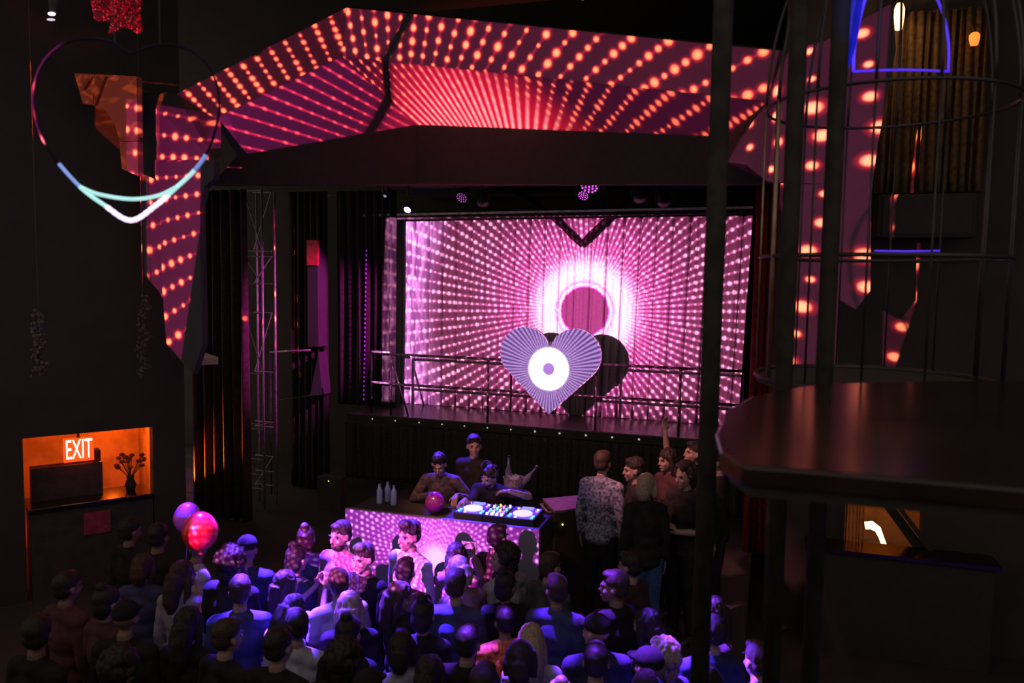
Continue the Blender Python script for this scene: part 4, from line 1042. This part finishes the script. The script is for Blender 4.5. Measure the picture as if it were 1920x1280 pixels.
def shoe_mesh(sd, name):
    mb = MB(); mb.ell((sd*.115, .052, .045), (.050, .135, .042), None, 14, 8).ell((sd*.112, -.01, .07), (.045, .055, .05), None, 12, 8).box((sd*.115, .045, .012), (.09, .26, .022))
    return remesh(mb, name, .012, M['shoe'], 2)
def hair_mesh(P, name, kind):
    mb = MB(); HR = P.HR(); amp, sc = .006, 30
    def E(c, r_): mb.ell(P.H(c), r_, HR, 16, 12)
    if kind == 'cap':
        E((0, -.016, .052), (.083, .100, .078)); mb.ell(P.H((0, .10, .040)), (.065, .070, .008), HR, 16, 8); amp = 0
    elif kind == 'short':
        E((0, -.024, .050), (.082, .097, .084)); E((0, -.050, -.002), (.074, .064, .070)); E((0, .040, .098), (.056, .040, .026)); amp = .005
    elif kind == 'tall':
        E((0, -.024, .055), (.082, .097, .082)); E((0, -.050, -.002), (.074, .064, .070)); E((0, .035, .112), (.062, .055, .040)); amp = .010
    elif kind == 'curly':
        rn = random.Random(4)
        for i in range(120):
            a, b_ = rn.uniform(0, 2*PI), rn.uniform(-.5, 1.4)
            d = Vector((math.cos(a)*math.cos(b_), math.sin(a)*math.cos(b_), math.sin(b_)))
            if d.y > .45 and d.z < .55: continue
            E((d.x*.095, d.y*.100-.03, d.z*.10+.03), (.026,)*3)
        E((0, -.03, .045), (.085, .095, .085)); E((0, -.07, -.06), (.09, .05, .09)); amp = .012
    else:
        E((0, -.022, .046), (.085, .100, .088)); E((0, -.055, -.02), (.082, .062, .090))
        if kind == 'long':
            for sd in (-1, 1): mb.tube([P.H((sd*.062, .01, .06)), P.H((sd*.080, -.005, -.03)), P.H((sd*.085, -.01, -.12)), P.H((sd*.075, -.03, -.22))], [.030, .030, .028, .018], 10)
            mb.tube([P.H((0, -.075, .02)), P.H((0, -.10, -.09)), P.H((0, -.105, -.20)), P.H((0, -.10, -.30))], [.075, .078, .070, .04], 14)
            amp = .010
        elif kind == 'bob':
            for sd in (-1, 1): mb.tube([P.H((sd*.064, .01, .06)), P.H((sd*.080, .0, -.03)), P.H((sd*.078, -.005, -.10))], [.030, .032, .026], 10)
            mb.tube([P.H((0, -.07, .02)), P.H((0, -.085, -.06)), P.H((0, -.075, -.12))], [.07, .07, .05], 14); amp = .007
        elif kind == 'bun':
            E((0, -.06, .135), (.042, .042, .038)); amp = .005
    inv = HR.inverted(); hc = P.H((0, 0, 0))
    def post(c):
        l = inv @ (c-hc)
        n = noise.noise(Vector((l.x*sc*1.6, l.y*sc*1.6, l.z*sc*.35)))*amp
        d = (c-hc); return c + d.normalized()*n
    return remesh(mb, name, .009, M['hairdark'], 1, post)

_cache = {}
def cached(key, fn):
    if key not in _cache: _cache[key] = fn()
    return _cache[key]
V = Vector
POSES = {
 'm_down': Pose(pitch=.05),
 'm_look_left': Pose(yaw=.7, pitch=.05),
 'm_drink': Pose(pitch=.1, arms={1: (V((.07, .06, -.26)), V((-.03, .27, -.17)), V((-.3, .9, .3)))}, curl=1.1),
 'm_arm_up': Pose(pitch=-.1, arms={1: (V((.17, .10, .16)), V((.13, .16, .41)), V((0, .1, 1)))}),
 'm_cross': Pose(pitch=.1, arms={1: (V((.08, .05, -.26)), V((-.12, .20, -.22)), V((-1, .3, .1))), -1: (V((-.08, .05, -.26)), V((.10, .22, -.27)), V((1, .3, 0)))}),
 'f_down': Pose(female=True, pitch=.08),
 'f_down_head': Pose(female=True, pitch=.35, lean=.10, arms={1: (V((.06, .03, -.26)), V((-.02, .22, -.26)), V((-.3, .9, .2))), -1: (V((-.06, .03, -.26)), V((.02, .22, -.28)), V((.3, .9, .2)))}, curl=.9),
 'f_phone': Pose(female=True, pitch=-.05, arms={1: (V((.06, .20, -.10)), V((-.08, .34, .12)), V((-.1, .3, 1))), -1: (V((-.06, .20, -.10)), V((.10, .34, .11)), V((.1, .3, 1)))}, curl=.9),
 'f_turn': Pose(female=True, yaw=-.6, pitch=.05),
}
def person(P, pid, at_head, rz, label, shirt='black', long=False, hair='short', hairm='hairdark', skin='skin', s=1.0, base=0.0, group=None, trousers='black', beard=False, vox=.0105, by_root=None, extra=None):
    """stands a figure so that its head is at the given point; at_head = (px, py) of the head's middle in the photo"""
    hc = P.H((0, 0, 0)); Rz = Matrix.Rotation(rz, 3, 'Z')
    z = base + hc.z*s
    tgt = atZ(at_head[0], at_head[1], z) if not isinstance(at_head, Vector) else at_head
    off = Rz @ Vector((hc.x*s, hc.y*s, 0))
    root = thing('person', label, 'person', (tgt.x-off.x, tgt.y-off.y, base+.001), rz, group)
    root.scale = (s, s, s)
    def part(name, me, mt):
        o = bpy.data.objects.new(name, me); COL.objects.link(o); o.parent = root
        o.material_slots[0].link = 'OBJECT'; o.material_slots[0].material = mt; return o
    b_ = part('body', cached((pid, 'b', vox), lambda: body_mesh(P, 'body', vox)), M[skin])
    part('shirt', cached((pid, 's', long), lambda: shirt_mesh(P, 'shirt', long)), CL[shirt] if shirt in CL else shirt)
    part('trousers', cached(('t', P.female), lambda: trouser_mesh(P, 'trousers')), CL[trousers] if trousers in CL else M[trousers])
    for sd in (-1, 1): part('shoe', cached(('sh', sd), lambda: shoe_mesh(sd, 'shoe')), M['shoe'])
    if hair: part('cap' if hair == 'cap' else 'hair', cached((pid, 'h', hair), lambda: hair_mesh(P, 'hair', hair)), M[hairm] if hair != 'cap' else CL['black'])
    HR = P.HR()
    def mk(c, r_, m_): return lambda: _mk(MB().ell(P.H(c), r_, HR, 10, 8), m_)
    for i, e in enumerate(EYE): part('eye', cached((pid, 'e', i), mk((e[0], e[1]-.0150, e[2]), (.0095, .0095, .0060), M['eye'])), M['eye'])
    for i, e in enumerate(EYE): part('eyebrow', cached((pid, 'eb', i), mk((e[0]*1.05, .084, .026), (.017, .010, .0042), M['hairdark'])), M['hairdark'])
    part('mouth', cached((pid, 'm'), mk((0, .0885, -.060), (.020, .008, .0065), M['lips'])), M['lips'])
    if beard:
        def bm_():
            mb = MB(); mb.ell(P.H((0, .030, -.078)), (.056, .062, .045), HR, 14, 10); mb.ell(P.H((0, .086, -.046)), (.024, .012, .006), HR, 10, 6)
            return remesh(mb, 'beard', .008, M['hairdark'], 1)
        part('beard', cached((pid, 'bd'), bm_), M['hairdark'])
    return root
def _mk(mb, m_):
    me = mb.mesh('x'); me.materials.append(m_)
    for p in me.polygons: p.use_smooth = True
    return me

# --- the two musicians behind the booth
def solve(P, head, rz, s, base):
    hc = P.H((0, 0, 0)); Rz = Matrix.Rotation(rz, 3, 'Z'); off = Rz @ Vector((hc.x*s, hc.y*s, 0))
    return Vector((head.x-off.x, head.y-off.y, base))
face = math.atan2(-bn.y, -bn.x)-PI/2        # rotation that faces the audience
def world_arm(P, root, rz, s, sd, elbow, wrist, fdir):
    inv = Matrix.Rotation(-rz, 3, 'Z'); sh = P.shoulder(sd)
    L = lambda w: (inv @ (w-root))/s-sh
    P.arms[sd] = (L(elbow), L(wrist), inv @ fdir)
# black t-shirt, reaching to the left player
P2 = Pose(lean=.62, pitch=-.15, yaw=-.35, tilt=-.25, curl=.9)
rz2 = face-.12; s2 = .95
zh = Z_STAGE+P2.H((0, 0, 0)).z*s2
h2 = atZ(918, 893, zh); rt2 = solve(P2, h2, rz2, s2, Z_STAGE)
wr_r = bb(su(858), .30, BT+.13); sh_r = rt2+Matrix.Rotation(rz2, 3, 'Z') @ P2.shoulder(1)
def elbow_between(a, b, L1, L2, bend):
    d = b-a; D = d.length
    D2 = min(D, (L1+L2)*.995); b2 = a+d.normalized()*D2
    x = (L1*L1-L2*L2+D2*D2)/(2*D2); h = math.sqrt(max(0, L1*L1-x*x)); n = bend-d.normalized()*bend.dot(d.normalized())
    return a+d.normalized()*x+n.normalized()*h, b2
el_r, wr_r = elbow_between(sh_r, wr_r, .29, .27, V((0, 0, -1)))
world_arm(P2, rt2, rz2, s2, 1, el_r, wr_r, (bb(su(846), .24, BT+.06)-wr_r).normalized())
sh_l = rt2+Matrix.Rotation(rz2, 3, 'Z') @ P2.shoulder(-1)
wr_l = bb(su(932), .44, BT+.22)
el_l, wr_l = elbow_between(sh_l, wr_l, .29, .27, bd*1.0+V((0, 0, -.3)))
world_arm(P2, rt2, rz2, s2, -1, el_l, wr_l, (-bd-bn*.35).normalized())
person(P2, 'dj2', h2, rz2, 'bearded person in a black t-shirt leaning over the booth, one arm reaching to the player', 'black', False, 'short', 'hairdark', 'skin', s2, Z_STAGE, beard=True, vox=.007)
# dark print jacket
P1 = Pose(lean=.34, pitch=.08, yaw=.1, curl=.7)
rz1 = face+.1
zh = Z_STAGE+P1.H((0, 0, 0)).z*.95; h1 = atZ(823, 871, zh); rt1 = solve(P1, h1, rz1, .95, Z_STAGE)
R1 = Matrix.Rotation(rz1, 3, 'Z')
for sd, px, t_ in ((1, 785, .46), (-1, 826, .52)):
    sh_ = rt1+R1 @ (P1.shoulder(sd)*.95); w_ = bb(su(px), t_, BT+.10)
    e_, w_ = elbow_between(sh_, w_, .275, .255, (-bd if sd == 1 else bd*.4)+V((0, 0, -.4)))
    world_arm(P1, rt1, rz1, .95, sd, e_, w_, (-bn*.6+V((0, 0, -.7))).normalized())
person(P1, 'dj1', h1, rz1, 'person in a dark printed jacket bending over the left half of the booth', 'floral', True, 'tall', 'hairdark', 'skin', .95, Z_STAGE, vox=.007)
hpn = thing('headphones', 'black headphones worn by the person reaching to the player', 'headphones', h2)
hp_pts = [P2.H((.088*math.cos(a), -.01, .10*math.sin(a)+.0)) for a in [PI*i/14 for i in range(15)]]
Rz2 = Matrix.Rotation(rz2, 3, 'Z')
MB().tube([rt2+Rz2 @ p for p in hp_pts], .008, 8).build('headband', M['metal'], hpn, smooth=True)
for sd in (-1, 1): MB().ell(rt2+Rz2 @ P2.H((sd*.092, -.01, -.01)), (.022, .034, .04), (Rz2 @ P2.HR()), 14, 10).build('ear_cup', M['black'], hpn, smooth=True)
hpn.location = rt2+Rz2 @ P2.H((0, 0, .1)); 
for c_ in hpn.children: c_.matrix_parent_inverse = Matrix.Translation(-hpn.location)

# --- people on the side stage
SB = Z_STAGE
P = POSES
person(P['m_down'], 'm_down', (1131, 868), -.25, 'person in a speckled blue-white shirt, back turned, behind the equipment rack', 'speckle', True, 'short', 'hairbrown', s=1.02, base=SB)
person(P['m_drink'], 'm_drink', (1188, 881), 1.9, 'person in a dark top seen in profile facing the speckled shirt', 'black', True, 'short', s=1.0, base=SB)
person(P['f_turn'], 'f_turn', (1213, 911), .35, 'person with shoulder-length blond hair and blue jeans, back turned, right of the rack', 'black', True, 'bob', 'hairblond', s=.97, base=SB, trousers='denim')
person(P['m_cross'], 'm_cross', (1283, 893), 2.5, 'curly-haired person in a black round-neck shirt with both hands at the chest', 'black', False, 'curly', s=1.0, base=SB)
person(P['f_down'], 'f_down', (1251, 863), 2.3, 'dimly lit person with dark hair standing behind the blond one', 'burg', True, 'long', s=1.0, base=SB)
person(P['m_arm_up'], 'm_arm_up', (1300, 850), 2.2, 'person with one arm raised against the deck skirt at the right', 'black', False, 'short', s=1.03, base=SB)
person(P['m_down'], 'm_down', (1343, 866), 1.7, 'person in profile facing left at the far right of the stage, by the red drape', 'black', True, 'short', 'hairbrown', s=1.03, base=SB)
person(P['m_look_left'], 'm_look_left', (889, 836), 2.9, 'dark-haired person half hidden in the dark behind the two musicians', 'black', True, 'short', s=1.0, base=SB)

# --- the dancing crowd
CROWD = [
 # px, py, pose, shirt, long, hair, hairm, rz, scale, label
 (246, 996, 'm_down', 'black', 1, 'short', 'hairdark', -.3, 1.0, 'dark figure below the bar opening with a faint red rim'),
 (287, 1003, 'm_look_left', 'black', 1, 'short', 'hairdark', -.5, 1.02, 'dark figure second from the left under the orange wall strip'),
 (276, 1055, 'f_down', 'blue', 0, 'bob', 'hairbrown', .3, .95, 'person in a blue-lit top at the left end of the lit crowd'),
 (322, 1025, 'm_look_left', 'white', 1, 'cap', 'hairdark', -.6, 1.0, 'person in a cap just left of the two balloons'),
 (345, 1078, 'f_turn', 'stripe', 1, 'long', 'hairbrown', .2, .96, 'person with long hair and a pale striped top in front of the balloons'),
 (398, 1050, 'm_down', 'black', 1, 'curly', 'hairdark', 0, 1.05, 'person with a dark curly head directly below the red balloon'),
 (455, 1042, 'm_drink', 'navy', 0, 'cap', 'hairdark', .3, 1.02, 'person in a cap with a blue rim of light right of the curly head'),
 (504, 1046, 'f_down', 'navy', 0, 'bun', 'hairdark', -.2, .98, 'person with a hair bun between the capped one and the blue-lit heads'),
 (447, 1100, 'm_down', 'blue', 0, 'short', 'hairbrown', .5, 1.0, 'broad blue-lit shoulders behind the capped person'),
 (575, 1010, 'f_turn', 'blue', 0, 'bun', 'hairbrown', .9, .97, 'person with a blue-lit knot of hair left of the pink shirt'),
 (606, 1000, 'm_down', 'pink', 1, 'short', 'hairdark', 2.9, 1.04, 'bearded person in a pink shirt facing the camera at the left end of the booth'),
 (548, 1068, 'f_phone', 'white', 0, 'long', 'hairbrown', -.4, .95, 'person in white holding both hands up below the pink shirt'),
 (590, 1090, 'm_drink', 'white', 0, 'short', 'hairbrown', .8, .98, 'person in a bright white top, arm bent, in the left part of the crowd'),
 (674, 1044, 'm_down', 'black', 1, 'tall', 'hairdark', 2.9, .99, 'dark-haired person facing the camera with red stripes of light on the face'),
 (510, 1128, 'f_down_head', 'white', 0, 'long', 'hairdark', -.3, .95, 'person in white with long dark hair, head bowed, left of centre'),
 (553, 1150, 'm_look_left', 'white', 1, 'short', 'hairdark', .2, .98, 'person in a white long sleeve shirt in front of the bowed head'),
 (640, 1140, 'f_down', 'black', 1, 'long', 'hairblond', .5, .98, 'person with wavy fair long hair in the front middle left'),
 (718, 1130, 'f_turn', 'black', 1, 'long', 'hairbrown', -.8, .96, 'person with brown long hair right of the fair-haired one'),
 (766, 1005, 'm_down', 'white', 1, 'tall', 'hairdark', 2.75, 1.06, 'tall dark-haired person facing the camera in front of the booth'),
 (727, 1062, 'm_down', 'black', 1, 'short', 'hairdark', .1, .97, 'dark round head just left below the tall person'),
 (782, 1068, 'f_down_head', 'pink', 0, 'bob', 'hairblond', .9, 1.0, 'person with short fair hair lit pink, head bowed, in front of the booth'),
 (820, 1050, 'f_phone', 'pink', 1, 'long', 'hairdark', .1, .97, 'person holding a phone up towards the booth with both hands'),
 (877, 1045, 'm_look_left', 'white', 0, 'curly', 'hairdark', 1.1, 1.0, 'person with thick dark hair and a white t-shirt covered in purple dots'),
 (916, 1036, 'm_down', 'burg', 1, 'short', 'hairdark', -.4, 1.02, 'person in dark red with dotted light on the head, right half of the booth'),
 (924, 1086, 'f_turn', 'black', 1, 'bun', 'hairdark', .3, .96, 'person with dark tied hair just behind the orange spotted shirt'),
 (948, 1140, 'm_drink', 'orange', 0, 'short', 'hairdark', .6, .90, 'short person in an orange spotted shirt'),
 (1006, 1062, 'm_down', 'grey', 1, 'short', 'hairbrown', -.5, 1.0, 'person in grey standing at the right end of the booth'),
 (889, 1108, 'm_down', 'blue', 0, 'short', 'hairbrown', .1, 1.02, 'person with a blue-lit cropped head in the centre front'),
 (967, 1112, 'm_look_left', 'blue', 0, 'short', 'hairbrown', 0, 1.0, 'person with a blue-lit round head right of the orange shirt'),
 (790, 1125, 'f_down', 'black', 0, 'bun', 'hairdark', .2, .98, 'dark head with a bun in the middle front'),
 (775, 1190, 'f_turn', 'white', 0, 'bob', 'hairdark', .8, .95, 'person in a glowing white top in the front middle'),
 (838, 1206, 'm_down', 'black', 1, 'short', 'hairdark', 0, .98, 'dark head in the front row left of the violet-rimmed head'),
 (908, 1210, 'f_down', 'navy', 0, 'bob', 'hairdark', .2, 1.0, 'large dark red head with a violet rim at the bottom centre'),
 (962, 1230, 'f_down_head', 'white', 0, 'long', 'hairblond', .4, .96, 'person with fair long hair lit purple at the bottom centre'),
 (1052, 1182, 'm_look_left', 'navy', 1, 'cap', 'hairdark', .4, 1.0, 'person in a cap with a thin blue edge of light, centre right'),
 (1138, 1100, 'm_look_left', 'black', 1, 'short', 'hairbrown', .9, 1.04, 'person with a bright lavender face turned left, in the right part of the crowd'),
 (1180, 1062, 'm_down', 'burg', 1, 'short', 'hairdark', 1.2, 1.0, 'dim red-lit face behind the lavender one'),
 (1172, 1146, 'f_turn', 'black', 1, 'long', 'hairdark', 1.7, .97, 'person with a sharply lit profile facing left in the right part of the crowd'),
 (1212, 1192, 'f_down', 'blue', 0, 'curly', 'hairblond', .8, .96, 'person with big fair curly hair lit violet'),
 (1118, 1200, 'm_down', 'burg', 1, 'short', 'hairdark', .2, 1.0, 'dark head in front of the lavender-faced person'),
 (1104, 1262, 'f_down', 'white', 0, 'bun', 'hairblond', .3, .97, 'bright purple hair knot at the bottom edge right of the centre'),
 (1290, 1190, 'm_look_left', 'navy', 0, 'short', 'hairdark', .5, 1.0, 'short-haired person with a blue-lit shoulder left of the dim red face'),
 (1334, 1152, 'f_down', 'burg', 0, 'long', 'hairbrown', 2.4, .97, 'person facing the camera with a dim red face at the right end of the crowd'),
 (1392, 1222, 'm_down', 'blue', 0, 'short', 'hairbrown', .7, 1.0, 'rightmost blue-lit person of the crowd'),
 (1352, 1262, 'f_turn', 'navy', 0, 'bob', 'hairdark', .2, .98, 'person with bobbed dark hair at the bottom right of the crowd'),
 (1250, 1246, 'm_down', 'black', 1, 'short', 'hairdark', 0, 1.0, 'dark head in front of the curly-haired person'),
 (1190, 1270, 'm_look_left', 'black', 1, 'cap', 'hairdark', .2, 1.0, 'dark capped head at the bottom edge between the purple knot and the right group'),
 (1018, 1262, 'm_down', 'black', 1, 'short', 'hairdark', .1, 1.02, 'dark head at the bottom edge right of the purple-lit fair hair'),
 (860, 1276, 'f_down', 'black', 1, 'long', 'hairdark', 0, .97, 'long dark hair at the bottom edge below the violet-rimmed head'),
 (700, 1215, 'm_down', 'black', 1, 'curly', 'hairdark', .1, 1.0, 'dark curly head in the front row left of the glowing white top'),
 (622, 1222, 'm_down', 'black', 1, 'short', 'hairdark', -.1, 1.02, 'dark short-haired head in front of the fair long hair'),
 (540, 1232, 'f_down', 'black', 1, 'bun', 'hairdark', .1, .98, 'dark head with a bun in the front row left of centre'),
 (452, 1196, 'm_drink', 'black', 1, 'short', 'hairbrown', -.3, 1.0, 'dark person with a bent arm in front of the blue-lit shoulders'),
 (372, 1178, 'f_down', 'black', 1, 'long', 'hairdark', .1, .98, 'long dark hair in front of the pale striped top'),
 (292, 1160, 'm_down', 'black', 1, 'cap', 'hairdark', .2, 1.0, 'dark capped head in front of the left end of the lit crowd'),
 (212, 1140, 'f_down', 'burg', 0, 'bun', 'hairdark', -.2, .98, 'dim red-tinted person with a bun near the left edge'),
 (140, 1105, 'm_down', 'burg', 1, 'short', 'hairdark', -.2, 1.0, 'dim red-tinted short-haired person in front of the bar counter'),
 (70, 1190, 'm_look_left', 'black', 1, 'short', 'hairdark', -.1, 1.03, 'dark person in the bottom left corner'),
 (230, 1250, 'm_down', 'black', 1, 'curly', 'hairdark', 0, 1.0, 'dark curly head at the bottom left'),
 (700, 1276, 'm_down', 'black', 1, 'cap', 'hairdark', 0, 1.0, 'dark capped head at the bottom edge left of centre'),
]
placed = []
for (px, py, pid, sh, lg_, hr__, hm, rz, sc, lab) in CROWD:
    P_ = POSES[pid]; z = P_.H((0, 0, 0)).z*sc
    p = atZ(px, py, z)
    for _ in range(30):                      # keep shoulders from sinking into each other
        mv = Vector((0, 0, 0))
        for q in placed:
            d = Vector((p.x-q.x, p.y-q.y, 0)); L = d.length
            if L < .44: mv += d.normalized()*(.44-L)*.6 if L > 1e-4 else Vector((.1, 0, 0))
        if mv.length < .004: break
        p += mv
    placed.append(p.copy())
    person(P_, pid, p, rz, lab, sh, bool(lg_), hr__, hm, 'skin' if (px*7+py) % 3 else 'skin2', sc, 0.0, 'dancing crowd on the floor', beard=('bearded' in lab))
# phone held up in front of the booth
for o in list(COL.objects):
    if o.name.startswith('person') and 'holding a phone up' in (o.get('label') or ''):
        P_ = POSES['f_phone']; sh, el, wr, fd = P_.arm(1); sh2, el2, wr2, fd2 = P_.arm(-1)
        m_ = (wr+wr2)/2+V((0, .05, .085)); w_ = o.location+(Matrix.Rotation(o.rotation_euler.z, 3, 'Z') @ m_)*o.scale.x
        ph = thing('smartphone', 'dark smartphone held up towards the booth by the person with long hair', 'phone', w_)
        Rm = Matrix.Rotation(o.rotation_euler.z, 3, 'Z')
        MB().box(w_, (.15, .009, .075), Rm).build('phone_case', M['black'], ph, bevel=.003)
        MB().box(w_+Rm @ V((0, -.0052, 0)), (.14, .001, .068), Rm).build('phone_screen', mat('phone_screen_glow', (.2, .1, .2), .2, emit=(.5, .15, .45), es=.8), ph)

# ------------------------------------------------------------------ crowd and stage lamps
def gobo(lt, scale, lo, hi):
    ld = lt.data; ld.use_nodes = True; nt = ld.node_tree; nt.nodes.clear()
    out = nt.nodes.new('ShaderNodeOutputLight'); em = nt.nodes.new('ShaderNodeEmission'); nt.links.new(em.outputs[0], out.inputs[0])
    g = nt.nodes.new('ShaderNodeNewGeometry'); nz = nt.nodes.new('ShaderNodeTexNoise'); nz.inputs['Scale'].default_value = scale; nz.inputs['Detail'].default_value = 1
    nt.links.new(g.outputs['Incoming'], nz.inputs['Vector']); v = sstep(X(nt, nz.outputs[0]), lo, hi)
    nt.links.new(rgb_add(nt, [((1, 1, 1), v)]), em.inputs[0])
def fixture(loc, label):
    loc = Vector(loc); t = thing('moving_head_light', label, 'stage light', loc)
    MB().lathe([(.06, -.12), (.10, -.06), (.10, .10), (.0, .11)], loc+V((0, 0, .16)), 16).build('head', M['black'], t, smooth=True)
    MB().box(loc+V((0, 0, .34)), (.24, .16, .10)).build('base', M['black'], t)
    MB().tube([loc+V((0, 0, .38)), V((loc.x, loc.y, 7.65))], .02, 8).build('hanging_pole', M['metal'], t)
UV = (.10, .028, 1)
fl1 = (-5.2, 6.6, 7.0); fixture(fl1, 'black moving head lamp hanging over the left side of the crowd')
l1 = spot('blue_crowd_light', fl1, (-3.25, 5.5, 1.2), 150000, UV, 25, .6, .05); gobo(l1, 24, .47, .57)
l2 = spot('blue_crowd_light', fl1, (1.4, 5.0, 1.3), 170000, (.13, .035, 1), 20, .6, .05); gobo(l2, 30, .46, .56)
fl2 = (-2.4, 6.2, 7.0); fixture(fl2, 'black moving head lamp hanging above the left end of the booth')
l3 = spot('violet_crowd_light', fl2, (-1.1, 4.9, 1.3), 52000, (.17, .03, 1), 20, .6, .05); gobo(l3, 26, .46, .57)
spot('blue_booth_light', (-4.4, 9.6, 4.9), (h1+h2)/2+V((.2, 0, -.2)), 9000, (.07, .02, 1), 18, .5, .05)
spot('warm_booth_light', bb(BW*.35, -1.6, 3.9), (h1+h2)/2+V((0, 0, -.1)), 300, (1, .36, .18), 30, .6, .05)
spot('side_stage_fill', (-2.4, 6.0, 5.0), atZ(1225, 890, 2.0), 900, (1, .34, .36), 22, .7, .1)  # fill added for the side-stage faces; no fixture hangs there
spot('red_floor_wash', (-4.2, 3.6, 4.6), atZ(130, 1150, 1.2), 26, (1, .06, .03), 40, .8, .1)
